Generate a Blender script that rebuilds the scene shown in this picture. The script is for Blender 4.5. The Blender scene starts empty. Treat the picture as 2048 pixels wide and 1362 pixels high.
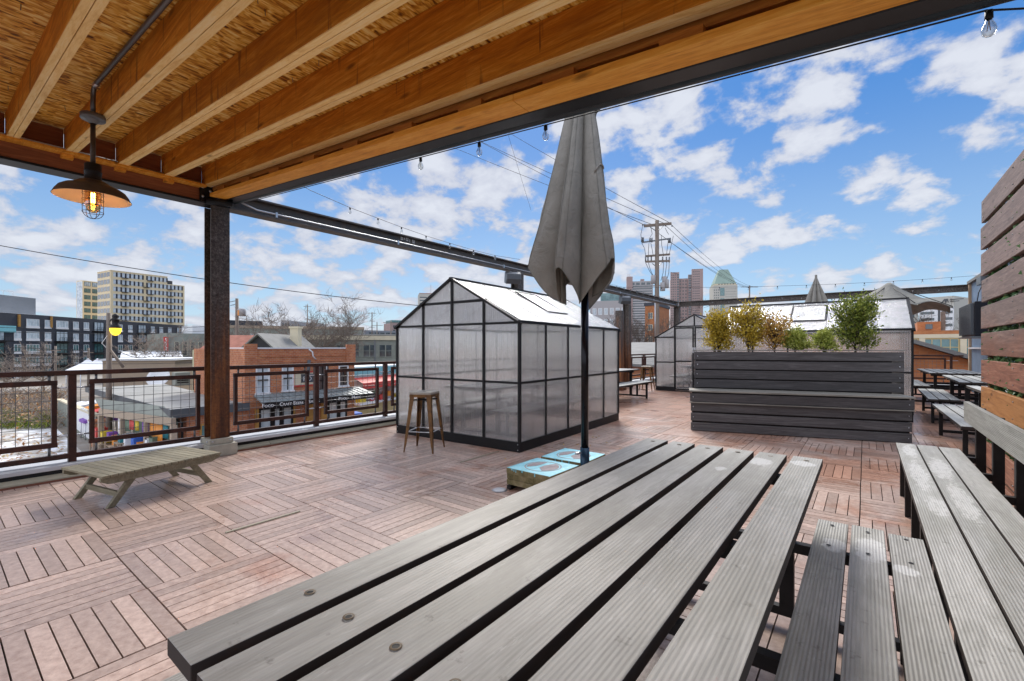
# Rooftop deck scene: everything is built in metres from measured points.
CLOUD_SEED=88.8; CS1=6.6; CS2=2.0; CT1=.455; CT2=.575; AIR_LOW=(3.2,4.5,5.9); AIR_HIGH=(.46,1.80,4.9); CLOUD_A=(3.7,3.9,4.7); CLOUD_B=(5.6,5.8,6.3); SKY_SAT=1.25; SKY_VAL=1.0; SKY_TINT=(1,1,1); SKY_STR=.05; SUN_E=1.5; OVER=1.35; SUN_ANG=20; EXPO=1.5
import bpy, math, random
from mathutils import Vector, Matrix, noise as mnoise
R = random.Random(7)
SC = bpy.context.scene
COL = SC.collection
PI = math.pi
# ------------------------------------------------------------------ measured frame of the place
# metres; deck surface z = 0, +Y runs along the left railing, +X across the deck
F, CX, HY, H, YAW = 912., 1024., 695., 1.34, math.radians(37.75)
cY, sY = math.cos(YAW), math.sin(YAW)
def ray(u, v):
    x = (u-CX)/F
    return (-sY+x*cY, cY+x*sY, (HY-v)/F)
def dep(u, v, d):
    r = ray(u, v); return Vector((r[0]*d, r[1]*d, H+r[2]*d))
def onX(u, v, X):
    r = ray(u, v); t = X/r[0]; return Vector((X, r[1]*t, H+r[2]*t))
def onY(u, v, Y):
    r = ray(u, v); t = Y/r[1]; return Vector((r[0]*t, Y, H+r[2]*t))
def zat(v, d): return H+(HY-v)/F*d
GZ = -5.8          # street level

# ------------------------------------------------------------------ mesh builder
class MB:
    def __init__(s): s.v=[]; s.f=[]; s.r=[]; s.m=[]; s.s=[]
    def _add(s, vs, fs, m=0, smooth=False, M=None, rnd=None):
        b=len(s.v); q=R.random() if rnd is None else rnd
        s.v += [tuple(M@Vector(p)) for p in vs] if M is not None else [tuple(p) for p in vs]
        for f in fs:
            s.f.append([b+i for i in f]); s.r.append(q); s.m.append(m); s.s.append(smooth)
    def box(s, x0,y0,z0,x1,y1,z1, m=0, M=None, rnd=None):
        if x1<x0: x0,x1=x1,x0
        if y1<y0: y0,y1=y1,y0
        if z1<z0: z0,z1=z1,z0
        s._add([(x0,y0,z0),(x1,y0,z0),(x1,y1,z0),(x0,y1,z0),(x0,y0,z1),(x1,y0,z1),(x1,y1,z1),(x0,y1,z1)],
               [(3,2,1,0),(4,5,6,7),(0,1,5,4),(1,2,6,5),(2,3,7,6),(3,0,4,7)], m, False, M, rnd); return s
    def board(s, x0,y0,z0,x1,y1,z1):     # weathered faces (slot 0), edges with shade painted in dark (slot 1)
        q=R.random(); b=len(s.v)
        s.v+=[(x0,y0,z0),(x1,y0,z0),(x1,y1,z0),(x0,y1,z0),(x0,y0,z1),(x1,y0,z1),(x1,y1,z1),(x0,y1,z1)]
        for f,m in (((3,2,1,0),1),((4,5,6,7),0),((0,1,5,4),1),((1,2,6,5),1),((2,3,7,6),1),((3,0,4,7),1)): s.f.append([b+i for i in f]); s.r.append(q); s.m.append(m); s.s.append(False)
        return s
    def bar(s, a, b, w, h, m=0, up=(0,0,1)):
        a=Vector(a); b=Vector(b); d=b-a; L=d.length; y=d.normalized(); upv=Vector(up)
        if abs(y.dot(upv))>.98: upv=Vector((1,0,0))
        x=y.cross(upv).normalized(); z=x.cross(y)
        M=Matrix(((x.x,y.x,z.x,a.x),(x.y,y.y,z.y,a.y),(x.z,y.z,z.z,a.z),(0,0,0,1)))
        return s.box(-w/2,0,-h/2,w/2,L,h/2,m,M)
    def tube(s, pts, r, n=6, m=0, smooth=True, cap=True):
        pts=[Vector(p) for p in pts]; k=len(pts)
        rs=r if isinstance(r,(list,tuple)) else [r]*k
        vs=[]; fs=[]; px=None
        for i,p in enumerate(pts):
            t=(pts[min(i+1,k-1)]-pts[max(i-1,0)])
            t=t.normalized() if t.length>1e-9 else Vector((0,0,1))
            if px is None:
                a=Vector((0,0,1)) if abs(t.z)<.9 else Vector((1,0,0)); x=t.cross(a).normalized()
            else:
                x=px-t*px.dot(t); x=x.normalized() if x.length>1e-6 else px
            px=x; y=t.cross(x)
            for j in range(n):
                a=2*PI*j/n; vs.append(p+(x*math.cos(a)+y*math.sin(a))*rs[i])
        for i in range(k-1):
            for j in range(n):
                a=i*n+j; b=i*n+(j+1)%n; fs.append((a,b,b+n,a+n))
        if cap: fs.append(tuple(range(n-1,-1,-1))); fs.append(tuple(range((k-1)*n,k*n)))
        s._add(vs,fs,m,smooth); return s
    def lathe(s, prof, c=(0,0,0), n=24, m=0, smooth=True, M=None, caps=False):
        vs=[]; fs=[]; k=len(prof); c=Vector(c)
        for (r,z) in prof:
            for j in range(n):
                a=2*PI*j/n; vs.append((c.x+r*math.cos(a), c.y+r*math.sin(a), c.z+z))
        for i in range(k-1):
            for j in range(n):
                a=i*n+j; b=i*n+(j+1)%n; fs.append((a,b,b+n,a+n))
        if caps: fs.append(tuple(range(n-1,-1,-1))); fs.append(tuple(range((k-1)*n,k*n)))
        s._add(vs,fs,m,smooth,M); return s
    def prism(s, prof, axis, a, b, m=0, M=None):
        n=len(prof)
        def P(p,t): return {'x':(t,p[0],p[1]),'y':(p[0],t,p[1]),'z':(p[0],p[1],t)}[axis]
        vs=[P(p,a) for p in prof]+[P(p,b) for p in prof]
        fs=[tuple(range(n-1,-1,-1)),tuple(range(n,2*n))]+[(i,(i+1)%n,(i+1)%n+n,i+n) for i in range(n)]
        s._add(vs,fs,m,False,M); return s
    def poly(s, pts, m=0, smooth=False): s._add(pts,[tuple(range(len(pts)))],m,smooth); return s
    def leaf(s, p, d, up, L, w, m=0):
        d=d.normalized(); x=d.cross(up); x=x.normalized() if x.length>1e-5 else Vector((1,0,0))
        n=x.cross(d)
        s._add([p, p+d*L*.5+x*w*.5+n*w*.18, p+d*L, p+d*L*.5-x*w*.5+n*w*.18],[(0,1,2),(0,2,3)],m); return s
    def build(s, name, mats, parent=None, world=True, bevel=0, local=False):
        me=bpy.data.meshes.new(name)
        vs=s.v
        if parent is not None and world:
            Mi=WM[parent.name].inverted(); vs=[tuple(Mi@Vector(p)) for p in vs]
        me.from_pydata(vs,[],s.f)
        if not isinstance(mats,(list,tuple)): mats=[mats]
        for mt in mats: me.materials.append(mt)
        me.polygons.foreach_set('material_index', s.m)
        me.polygons.foreach_set('use_smooth', s.s)
        at=me.attributes.new('rnd','FLOAT','FACE'); at.data.foreach_set('value', s.r)
        me.validate(); me.update()
        o=bpy.data.objects.new(name, me); COL.objects.link(o)
        if parent is not None:
            o.parent=parent; WM[o.name]=WM[parent.name]
        else: WM[o.name]=Matrix.Identity(4)
        if bevel:
            md=o.modifiers.new('bevel','BEVEL'); md.width=bevel; md.segments=2; md.limit_method='ANGLE'; md.angle_limit=.7
        return o
WM={}
def tag(o, label=None, cat=None, group=None, kind=None):
    if label: o['label']=label
    if cat: o['category']=cat
    if group: o['group']=group
    if kind: o['kind']=kind
    return o
def thing(name, label, cat, loc=(0,0,0), rz=0, group=None):
    o=bpy.data.objects.new(name,None); COL.objects.link(o); o.location=loc; o.rotation_euler=(0,0,rz)
    o.empty_display_size=.2
    WM[o.name]=Matrix.Translation(Vector(loc))@Matrix.Rotation(rz,4,'Z')
    return tag(o,label,cat,group)
def struct(name, mb, mat): return tag(mb.build(name,mat),kind='structure')
def kids(o): return [c for c in o.children]
def copy_tree(o, parent=None):
    c=o.copy(); COL.objects.link(c); c.parent=parent
    for ch in kids(o): copy_tree(ch,c)
    return c
def dup(o, loc, rz, label=None, group=None):
    c=copy_tree(o); c.location=loc; c.rotation_euler=(0,0,rz)
    WM[c.name]=Matrix.Translation(Vector(loc))@Matrix.Rotation(rz,4,'Z')
    if label: c['label']=label
    if group: c['group']=group
    return c

# ------------------------------------------------------------------ materials
class NT:
    def __init__(s, name):
        s.mat=bpy.data.materials.new(name); s.mat.use_nodes=True; s.t=s.mat.node_tree; s.t.nodes.clear()
        s.out=s.n('ShaderNodeOutputMaterial'); s.b=s.n('ShaderNodeBsdfPrincipled'); s.l(s.b.outputs[0], s.out.inputs[0])
    def n(s, t, **k):
        nd=s.t.nodes.new(t)
        for a,b in k.items(): setattr(nd,a,b)
        return nd
    def l(s,a,b): s.t.links.new(a,b)
    def coord(s, kind='Object', scale=(1,1,1), rot=(0,0,0), loc=(0,0,0)):
        tc=s.n('ShaderNodeTexCoord'); mp=s.n('ShaderNodeMapping')
        mp.inputs['Scale'].default_value=scale; mp.inputs['Rotation'].default_value=rot; mp.inputs['Location'].default_value=loc
        if kind=='World':
            g=s.n('ShaderNodeNewGeometry'); s.l(g.outputs['Position'], mp.inputs[0])
        else: s.l(tc.outputs[kind], mp.inputs[0])
        return mp.outputs[0]
    def jitter(s, vec, amt=7.):          # every board, leaf or slat gets its own piece of the texture
        at=s.n('ShaderNodeAttribute',attribute_name='rnd'); m=s.n('ShaderNodeMath',operation='MULTIPLY'); m.inputs[1].default_value=amt
        s.l(at.outputs['Fac'],m.inputs[0]); a=s.n('ShaderNodeVectorMath',operation='ADD'); s.l(vec,a.inputs[0]); s.l(m.outputs[0],a.inputs[1]); return a.outputs[0]
    def noise(s, vec, scale=5, detail=4, rough=.55, dist=0):
        nd=s.n('ShaderNodeTexNoise'); nd.inputs['Scale'].default_value=scale; nd.inputs['Detail'].default_value=detail
        nd.inputs['Roughness'].default_value=rough; nd.inputs['Distortion'].default_value=dist; s.l(vec,nd.inputs['Vector']); return nd.outputs['Fac']
    def ramp(s, fac, stops, interp='LINEAR'):
        nd=s.n('ShaderNodeValToRGB'); nd.color_ramp.interpolation=interp; e=nd.color_ramp.elements
        while len(e)<len(stops): e.new(.5)
        for i,(p,c) in enumerate(stops):
            e[i].position=p; e[i].color=(*c,1) if len(c)==3 else c
        s.l(fac,nd.inputs[0]); return nd.outputs[0]
    def mix(s, fac, a, b, blend='MIX'):
        nd=s.n('ShaderNodeMixRGB',blend_type=blend)
        for sock,val in ((0,fac),(1,a),(2,b)):
            if hasattr(val,'links') or hasattr(val,'is_linked'): s.l(val,nd.inputs[sock])
            elif isinstance(val,(int,float)): nd.inputs[sock].default_value=val
            else: nd.inputs[sock].default_value=(*val,1)
        return nd.outputs[0]
    def math(s, op, a, b=None, clamp=False):
        nd=s.n('ShaderNodeMath',operation=op,use_clamp=clamp)
        for i,val in enumerate((a,b)):
            if val is None: continue
            if hasattr(val,'is_linked'): s.l(val,nd.inputs[i])
            else: nd.inputs[i].default_value=val
        return nd.outputs[0]
    def attr(s, nm='rnd'): return s.n('ShaderNodeAttribute',attribute_name=nm).outputs['Fac']
    def set(s, **k):
        for a,b in k.items():
            nm={'col':'Base Color','rough':'Roughness','metal':'Metallic','spec':'Specular IOR Level','trans':'Transmission Weight','ior':'IOR','alpha':'Alpha','sub':'Subsurface Weight'}[a]
            if hasattr(b,'is_linked'): s.l(b,s.b.inputs[nm])
            elif isinstance(b,(int,float)): s.b.inputs[nm].default_value=b
            else: s.b.inputs[nm].default_value=(*b,1)
        return s
    def bump(s, h, strength=.3, dist=.01):
        nd=s.n('ShaderNodeBump'); nd.inputs['Strength'].default_value=strength; nd.inputs['Distance'].default_value=dist
        s.l(h,nd.inputs['Height']); s.l(nd.outputs[0],s.b.inputs['Normal']); return s

def simple(name, col, rough=.6, metal=0, var=.15, scale=6, bump=0, kind='Object'):
    t=NT(name); v=t.coord(kind); f=t.noise(t.jitter(v),scale,5)
    c=t.ramp(f,[(.25,tuple(x*(1-var) for x in col)),(.75,tuple(min(1,x*(1+var)) for x in col))])
    t.set(col=c,rough=rough,metal=metal,spec=.28 if max(col)<.03 else (.08 if 'roof' in name else .4))
    if bump: t.bump(t.noise(v,scale*6,4),bump,.004)
    return t.mat

def wood(name, dark, mid, light, axis='x', fine=60, rough=.6, bump=.25, knots=True, rndamt=.35, ridges=0, rib=None, kind='Object', extra=None):
    t=NT(name)
    sc={'x':(1.6,22,22),'y':(22,1.6,22),'z':(22,22,1.6)}[axis]
    v=t.jitter(t.coord(kind,sc),13.)
    f=t.noise(v,1.,8,.62,1.2)
    g=t.noise(v,5.,4,.6,.4)
    hf=t.noise(t.jitter(t.coord(kind,{'x':(9,160,160),'y':(160,9,160),'z':(160,160,9)}[axis]),17.),1.,3,.6)
    f2=t.math('ADD',t.math('ADD',t.math('MULTIPLY',f,.58),t.math('MULTIPLY',g,.2)),t.math('MULTIPLY',hf,.22))
    c=t.ramp(f2,[(.3,dark),(.5,mid),(.68,light)])
    tone=t.math('ADD',t.math('MULTIPLY',t.attr(),rndamt),1-rndamt/2)
    cc=t.n('ShaderNodeCombineXYZ')
    for i in range(3): t.l(tone,cc.inputs[i])
    c=t.mix(1.,c,cc.outputs[0],'MULTIPLY')
    if knots:
        kv=t.jitter(t.coord(kind,{'x':(2.2,7,7),'y':(7,2.2,7),'z':(7,7,2.2)}[axis]),31.)
        vo=t.n('ShaderNodeTexVoronoi'); vo.inputs['Scale'].default_value=.8; t.l(kv,vo.inputs['Vector'])
        k=t.ramp(vo.outputs['Distance'],[(.04,(1,1,1)),(.13,(0,0,0))])
        c=t.mix(t.math('MULTIPLY',k,.75),c,tuple(x*.35 for x in dark))
    if extra: c=extra(t,c)
    t.set(col=c,rough=rough,spec=.3)
    h=f2
    if ridges:                          # milled ribs running along the board
        sp=t.n('ShaderNodeSeparateXYZ'); t.l(t.coord(kind),sp.inputs[0])
        o={'x':1,'y':0,'z':0}[axis] if rib is None else rib
        w=t.math('SINE',t.math('MULTIPLY',sp.outputs[o],2*PI/.011))
        h=t.math('ADD',t.math('MULTIPLY',w,ridges),f2)
    t.bump(h,bump,.006)
    return t.mat
# ---- palette
def osb():
    t=NT('osb_sheathing')
    base=t.coord('World',(1,1,1))
    pick=t.noise(base,9,1)
    a=t.noise(t.coord('World',(26,5,5),(0,0,.5)),1,3,.6,.6); b=t.noise(t.coord('World',(26,6,6),(0,0,.15)),1,3,.6,.6); c=t.noise(t.coord('World',(24,5.5,5.5),(0,0,.95)),1,3,.6,.8)
    m=t.mix(t.ramp(pick,[(.44,(0,0,0)),(.5,(1,1,1))]),a,b); m=t.mix(t.ramp(t.noise(base,8,1),[(.5,(0,0,0)),(.56,(1,1,1))]),m,c)
    col=t.ramp(m,[(.32,(.07,.02,.002)),(.43,(.50,.20,.015)),(.53,(.82,.47,.07)),(.68,(.97,.80,.32))])
    t.set(col=col,rough=.65,spec=.25).bump(m,.5,.004); return t.mat
def rusty(name, base, rust, amt=.5, rough=.55, metal=.3, scale=9, streak=True):
    t=NT(name); v=t.coord('World',(1,1,.25) if streak else (1,1,1))
    f=t.noise(v,scale,8,.66,.5); g=t.noise(t.coord('World'),scale*9,3,.7)
    k=t.math('ADD',t.math('MULTIPLY',f,.75),t.math('MULTIPLY',g,.25))
    c=t.ramp(k,[(max(0,.55-amt*.3),base),(.5+.02,tuple((a+b)/2 for a,b in zip(base,rust))),(.66,rust)])
    t.set(col=c,rough=t.math('ADD',t.math('MULTIPLY',k,.5),rough-.2,True),metal=metal).bump(g,.25,.003); return t.mat
def deckmat():
    t=NT('composite_deck_tile'); v=t.coord('World'); r=t.attr()
    f=t.noise(v,.9,6,.6,.4); g=t.noise(v,26,5,.65); pv=t.noise(v,2.7,6,.62,.8)
    red=t.ramp(g,[(.3,(.29,.15,.105)),(.7,(.47,.28,.20))]); pale=t.ramp(g,[(.3,(.35,.245,.20)),(.7,(.56,.43,.365))])
    sp=t.n('ShaderNodeSeparateXYZ'); t.l(v,sp.inputs[0])
    # paler towards the near end, redder farther along +Y
    w=t.math('ADD',t.math('MULTIPLY',f,1.5),t.math('MULTIPLY',pv,.9))
    w=t.math('ADD',w,t.math('MULTIPLY',sp.outputs[1],-.05))
    fac=t.ramp(w,[(.72,(0,0,0)),(1.16,(1,1,1))])
    c=t.mix(fac,red,pale)
    tone=t.math('ADD',t.math('MULTIPLY',r,.42),.79); cc=t.n('ShaderNodeCombineXYZ')
    for i in range(3): t.l(tone,cc.inputs[i])
    c=t.mix(1.,c,cc.outputs[0],'MULTIPLY')
    wet=t.ramp(t.noise(v,1.25,4,.6,1.),[(.60,(0,0,0)),(.66,(1,1,1))])
    c=t.mix(t.math('MULTIPLY',wet,.12),c,(.12,.045,.026))
    t.set(col=c,rough=t.math('SUBTRACT',.29,t.math('MULTIPLY',wet,.18)),spec=.5)
    t.bump(t.noise(v,38,6,.7),.35,.003); return t.mat
def frost(spots, base, flake=1.2):
    # dried white patches on the boards, each an ellipse with a ragged rim: (x, y, rx, ry)
    def ex(t,c):
        v=t.coord('World'); n=t.noise(v,11,5,.7); n2=t.noise(t.coord('World',(70,26,30),(0,0,.5)),1.,4,.7,.6); acc=None
        sp=t.n('ShaderNodeSeparateXYZ'); t.l(v,sp.inputs[0])
        for (x,y,rx,ry) in spots:
            dx=t.math('DIVIDE',t.math('SUBTRACT',sp.outputs[0],x),rx); dy=t.math('DIVIDE',t.math('SUBTRACT',sp.outputs[1],y),ry)
            d=t.math('ADD',t.math('MULTIPLY',dx,dx),t.math('MULTIPLY',dy,dy))
            d=t.math('ADD',d,t.math('MULTIPLY',t.math('SUBTRACT',n,.5),2.4))
            k=t.ramp(t.math('ADD',d,t.math('MULTIPLY',t.math('SUBTRACT',n2,.5),flake)),[(.55,(1,1,1)),(.98,(0,0,0))]); acc=k if acc is None else t.math('MAXIMUM',acc,k)
        c=t.mix(t.ramp(t.noise(t.coord('World',(3,1.1,3)),1.6,6,.65,.6),[(.42,(.55,.55,.55)),(.58,(0,0,0))]),c,(.25,.245,.215))
        c=t.mix(t.ramp(t.noise(v,17,5,.7),[(.62,(0,0,0)),(.72,(.7,.7,.7))]),c,(.15,.145,.125))
        c=t.mix(t.ramp(t.noise(t.coord('World',(60,9,20),(0,0,.3)),1.,5,.7,.5),[(.60,(0,0,0)),(.70,(.45,.45,.45))]),c,(.55,.55,.54))
        if acc is None: return c
        c=t.mix(t.math('MULTIPLY',acc,.62),c,base)
        chips=t.ramp(n2,[(.56,(0,0,0)),(.62,(1,1,1))])
        return t.mix(t.math('MULTIPLY',t.math('MULTIPLY',acc,chips),min(.8,flake*.16)),c,(.10,.10,.09))
    return ex
M={}
M['deck']=deckmat()
M['dark_gap']=simple('deck_grid_base',(.018,.012,.011),.9)
TABSP=[(-.42,2.60,.06,.10),(-.245,2.68,.06,.06),(-.95,2.52,.03,.07),(-.55,2.35,.03,.05)]
GREY=((.23,.229,.214),(.36,.357,.336),(.485,.481,.457))
M['table']=wood('weathered_composite_board',*GREY,'y',rough=.55,bump=.22,knots=False,rndamt=.22,ridges=.24,kind='World',extra=frost(TABSP,(.62,.63,.63)))
NB=[(-.11,2.52,.05,.09),(.02,2.55,.06,.17),(.13,2.40,.05,.05)]
M['seat']=wood('weathered_seat_board',*GREY,'y',rough=.52,bump=.35,knots=False,rndamt=.22,ridges=.55,kind='World',extra=frost(NB,(.66,.67,.67)))
RB=[(.30,5.2,.05,.30),(.44,4.6,.06,.4),(.30,4.3,.05,.5),(.45,3.7,.05,.45),(.32,3.5,.05,.2)]
M['seat2']=wood('flaked_seat_board',*GREY,'y',rough=.52,bump=.35,knots=False,rndamt=.22,ridges=.4,kind='World',extra=frost(RB,(.60,.60,.585),3.))
M['backrest']=wood('ribbed_backrest_board',(.15,.15,.13),(.25,.247,.222),(.36,.355,.325),'y',rough=.55,bump=.5,knots=False,rndamt=.2,ridges=.8,rib=2,kind='World')
M['screw_ring']=simple('rusty_screw_ring',(.16,.12,.075),.6)
M['grey_obj']=wood('weathered_board',*GREY,'y',rough=.55,bump=.25,knots=False,rndamt=.25)
M['board_edge']=simple('shaded_board_edge',(.035,.026,.022),.8,0,.3,5)  # shade between the boards put into the edge colour
M['steel_black']=simple('black_painted_steel',(.012,.010,.010),.55,0,.4,12)
M['planter']=wood('charcoal_composite_board',(.038,.036,.037),(.075,.071,.072),(.138,.132,.132),'x',rough=.5,bump=.35,knots=False,rndamt=.5)
M['planter_seat']=wood('worn_seat_edge',(.10,.095,.085),(.2,.19,.165),(.32,.30,.26),'x',rough=.55,bump=.2,knots=False,rndamt=.2)
def drips(t,c):
    d=t.noise(t.coord('World',(13,9,1.3)),1.,4,.6,.3); s=t.noise(t.coord('World',(1.2,2,6)),1.4,5,.65)
    c=t.mix(t.ramp(d,[(.60,(0,0,0)),(.68,(.75,.75,.75))]),c,(.16,.055,.012)); return t.mix(t.ramp(s,[(.5,(0,0,0)),(.72,(.6,.6,.6))]),c,(.30,.10,.014))
M['joist']=wood('pine_joist',(.30,.085,.006),(.60,.225,.016),(.86,.45,.075),'x',rough=.6,bump=.3,rndamt=.25,kind='World',extra=drips)
M['joist_pale']=wood('pine_joist_edge',(.66,.36,.09),(.90,.62,.25),(.95,.76,.42),'x',rough=.6,bump=.15,rndamt=.15,kind='World')
M['joist_dark']=wood('shaded_pine',(.22,.065,.008),(.40,.14,.018),(.56,.25,.045),'x',rough=.6,bump=.2,rndamt=.22,kind='World')  # darker copy of the joist pine, shade under the roof edge painted in
M['nailer']=wood('fir_nailer',(.46,.17,.015),(.76,.33,.04),(.90,.52,.11),'x',rough=.55,bump=.15,rndamt=.2,kind='World')
M['rim']=wood('stained_rim_board',(.13,.042,.018),(.26,.09,.038),(.40,.165,.07),'y',rough=.6,bump=.15,knots=False,kind='World')
M['osb']=osb()
M['pipe']=simple('bluish_sheen_pipe',(.022,.034,.042),.3,.1,.2,6)  # black steel with its bluish highlight put into the colour
M['black_trim']=simple('black_steel_edge',(.009,.011,.014),.38,0,.3,9)
def colsteel():
    t=NT('weathering_steel'); v=t.coord('World'); sp=t.n('ShaderNodeSeparateXYZ'); t.l(v,sp.inputs[0])
    sc=t.noise(v,38,5,.7); st=t.noise(t.coord('World',(16,16,.8)),1,5,.6); f=t.noise(v,3,6,.6)
    grey=t.ramp(sc,[(.36,(.03,.024,.02)),(.52,(.085,.07,.06)),(.7,(.20,.18,.16))])
    rust=t.ramp(t.math('ADD',t.math('MULTIPLY',st,.7),t.math('MULTIPLY',sc,.3)),[(.36,(.022,.009,.005)),(.5,(.10,.033,.011)),(.66,(.28,.11,.03))])
    k=t.math('ADD',t.math('MULTIPLY',sp.outputs[2],-.55),t.math('MULTIPLY',t.math('ADD',f,st),1.))
    fac=t.ramp(t.math('ADD',k,.35),[(.12,(0,0,0)),(.85,(1,1,1))])
    t.set(col=t.mix(fac,grey,rust),rough=.6,metal=.15); t.bump(sc,.4,.003); return t.mat
M['column']=colsteel()
M['beam']=rusty('grey_primed_steel',(.085,.082,.08),(.17,.135,.11),.5,.5,.35,7,False)
M['rail']=rusty('oxide_rail_steel',(.022,.010,.008),(.088,.030,.019),.6,.5,.25,8,False)
M['wire']=simple('galvanised_wire',(.12,.12,.125),.4,.7)
M['zinc']=simple('zinc_conduit',(.55,.57,.60),.35,.8,.15)
M['conduit_dark']=simple('grey_conduit',(.16,.17,.18),.4,.6)
M['white_paint']=simple('white_painted_metal',(.50,.515,.54),.5,0,.12,3,.1)
M['plinth']=simple('cream_concrete',(.40,.385,.32),.8,0,.15,14,.3)
M['sill']=wood('tan_sill_board',(.22,.205,.15),(.35,.33,.25),(.46,.43,.33),'y',knots=False,kind='World')
M['trim_red']=simple('red_brown_trim',(.19,.075,.048),.6)
M['lounger']=wood('weathered_teak',(.125,.11,.07),(.225,.20,.135),(.33,.30,.215),'x',knots=False,bump=.25,rndamt=.3)
M['rust_stool']=rusty('gold_rust_steel',(.05,.026,.013),(.27,.135,.04),.7,.5,.5,11,False)
M['stool_top']=simple('worn_stool_seat',(.36,.33,.28),.5,.3,.25,14)
M['gh_frame']=simple('black_aluminium',(.008,.008,.009),.5,0,.3)
M['slate_fabric']=None
def fabric(name,a,b):
    t=NT(name); v=t.coord('Object'); f=t.noise(v,3,6,.6,.5); w=t.noise(v,260,2)
    t.set(col=t.ramp(f,[(.3,a),(.7,b)]),rough=.75,spec=.25); t.bump(t.math('ADD',t.noise(v,6,6,.65,1.2),t.math('MULTIPLY',w,.10)),.75,.03); return t.mat
M['fabric']=fabric('taupe_canvas',(.21,.20,.175),(.30,.285,.25))
M['fabric_pale']=fabric('pale_canvas',(.15,.147,.13),(.22,.215,.19))
M['pole_black']=simple('gloss_black_pole',(.008,.008,.01),.18,.3,.3)
M['pole_blue']=simple('navy_base_tube',(.012,.04,.075),.25,.3,.3)
def paver(name,cols,rough=.85):
    t=NT(name); v=t.coord('Object'); f=t.noise(v,9,8,.7,.3); t.set(col=t.ramp(f,[(.32,cols[0]),(.5,cols[1]),(.7,cols[2])]),rough=rough); t.bump(t.noise(v,60,5,.7),.5,.006); return t.mat
M['blue_paint']=paver('turquoise_painted_slab',((.13,.40,.47),(.21,.56,.66),(.34,.66,.74)),.6)
M['slab']=paver('mossy_concrete_slab',((.075,.065,.02),(.20,.165,.075),(.33,.275,.17)))
M['emblem']=paver('grey_worn_emblem',((.22,.185,.19),(.32,.275,.28),(.40,.35,.35)))
def polycarb(name, tint, mixes, rough=.13, gloss=.55, white=.84):
    # twin-wall sheet: light passes, blurred by the vertical flutes
    t=NT(name); t.t.nodes.remove(t.b)
    v=t.coord('Object',(150,150,1.)); 
    sx=t.noise(v,1,2,.5)
    bp=t.n('ShaderNodeBump'); bp.inputs['Strength'].default_value=.5; bp.inputs['Distance'].default_value=.02; t.l(sx,bp.inputs['Height'])
    gl=t.n('ShaderNodeBsdfGlass'); gl.inputs['Color'].default_value=(*tint,1); gl.inputs['Roughness'].default_value=rough; gl.inputs['IOR'].default_value=1.18; t.l(bp.outputs[0],gl.inputs['Normal'])
    tp=t.n('ShaderNodeBsdfTransparent'); tp.inputs[0].default_value=(*tint,1)
    df=t.n('ShaderNodeBsdfDiffuse'); df.inputs[0].default_value=(white,white,white,1)
    tl=t.n('ShaderNodeBsdfTranslucent'); tl.inputs[0].default_value=(min(.92,white*1.45),min(.92,white*1.45),min(.91,white*1.44),1)
    gs=t.n('ShaderNodeBsdfGlossy'); gs.inputs['Roughness'].default_value=.12
    def mx(f,a,b):
        m=t.n('ShaderNodeMixShader')
        if hasattr(f,'is_linked'): t.l(f,m.inputs[0])
        else: m.inputs[0].default_value=f
        t.l(a.outputs[0],m.inputs[1]); t.l(b.outputs[0],m.inputs[2]); return m
    sp=t.n('ShaderNodeSeparateXYZ'); t.l(t.coord('Object'),sp.inputs[0])
    fl=t.math('SINE',t.math('MULTIPLY',t.math('ADD',sp.outputs[0],sp.outputs[1]),2*PI/.032)); gr=t.noise(t.coord('Object',(9,9,.7)),1,4,.6)
    fac=t.math('MULTIPLY',t.math('ADD',t.math('ADD',t.math('MULTIPLY',fl,.30),.55),t.math('MULTIPLY',gr,.9)),mixes[1],True)
    thru=mx(mixes[0],gl,tp); wh=mx(.55,df,tl); body=mx(fac,thru,wh)
    fr=t.n('ShaderNodeFresnel'); fr.inputs[0].default_value=1.25
    fin=mx(t.math('MULTIPLY',fr.outputs[0],gloss),body,gs); t.l(fin.outputs[0],t.out.inputs[0]); return t.mat
M['pane']=polycarb('polycarbonate_wall',(1.,.995,.99),(.54,.17))
M['roof_pane']=polycarb('polycarbonate_roof',(.94,.95,.96),(.08,.62),.2,.12,.34)
def sunbleach(t,c):     # the upper boards have greyed in the weather, the lower ones keep the red stain
    sp=t.n('ShaderNodeSeparateXYZ'); t.l(t.coord('World'),sp.inputs[0]); n=t.noise(t.coord('World',(3,.8,3)),1,4,.6)
    k=t.ramp(t.math('ADD',t.math('MULTIPLY',sp.outputs[2],.45),t.math('MULTIPLY',n,.5)),[(.80,(0,0,0)),(1.0,(1,1,1))])
    hs=t.n('ShaderNodeHueSaturation'); hs.inputs['Saturation'].default_value=.55; hs.inputs['Value'].default_value=.9; t.l(c,hs.inputs['Color']); return t.mix(k,c,hs.outputs[0])
M['fence']=wood('brown_fence_board',(.075,.028,.017),(.185,.075,.045),(.32,.16,.105),'y',rough=.6,bump=.5,rndamt=.4,kind='World',extra=sunbleach)
M['fence_orange']=wood('amber_fence_board',(.17,.065,.02),(.33,.145,.045),(.44,.22,.085),'y',rough=.55,bump=.3,rndamt=.2,kind='World')
def leafmat(name,a,b,c,tr=.25):
    t=NT(name); r=t.attr(); t.set(col=t.ramp(r,[(.0,a),(.5,b),(1.,c)]),rough=.55,spec=.3)
    tl=t.n('ShaderNodeBsdfTranslucent'); cr=t.ramp(r,[(.0,b),(1.,c)]); t.l(cr,tl.inputs[0])
    m=t.n('ShaderNodeMixShader'); m.inputs[0].default_value=tr; t.l(t.b.outputs[0],m.inputs[1]); t.l(tl.outputs[0],m.inputs[2]); t.l(m.outputs[0],t.out.inputs[0]); return t.mat
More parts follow.
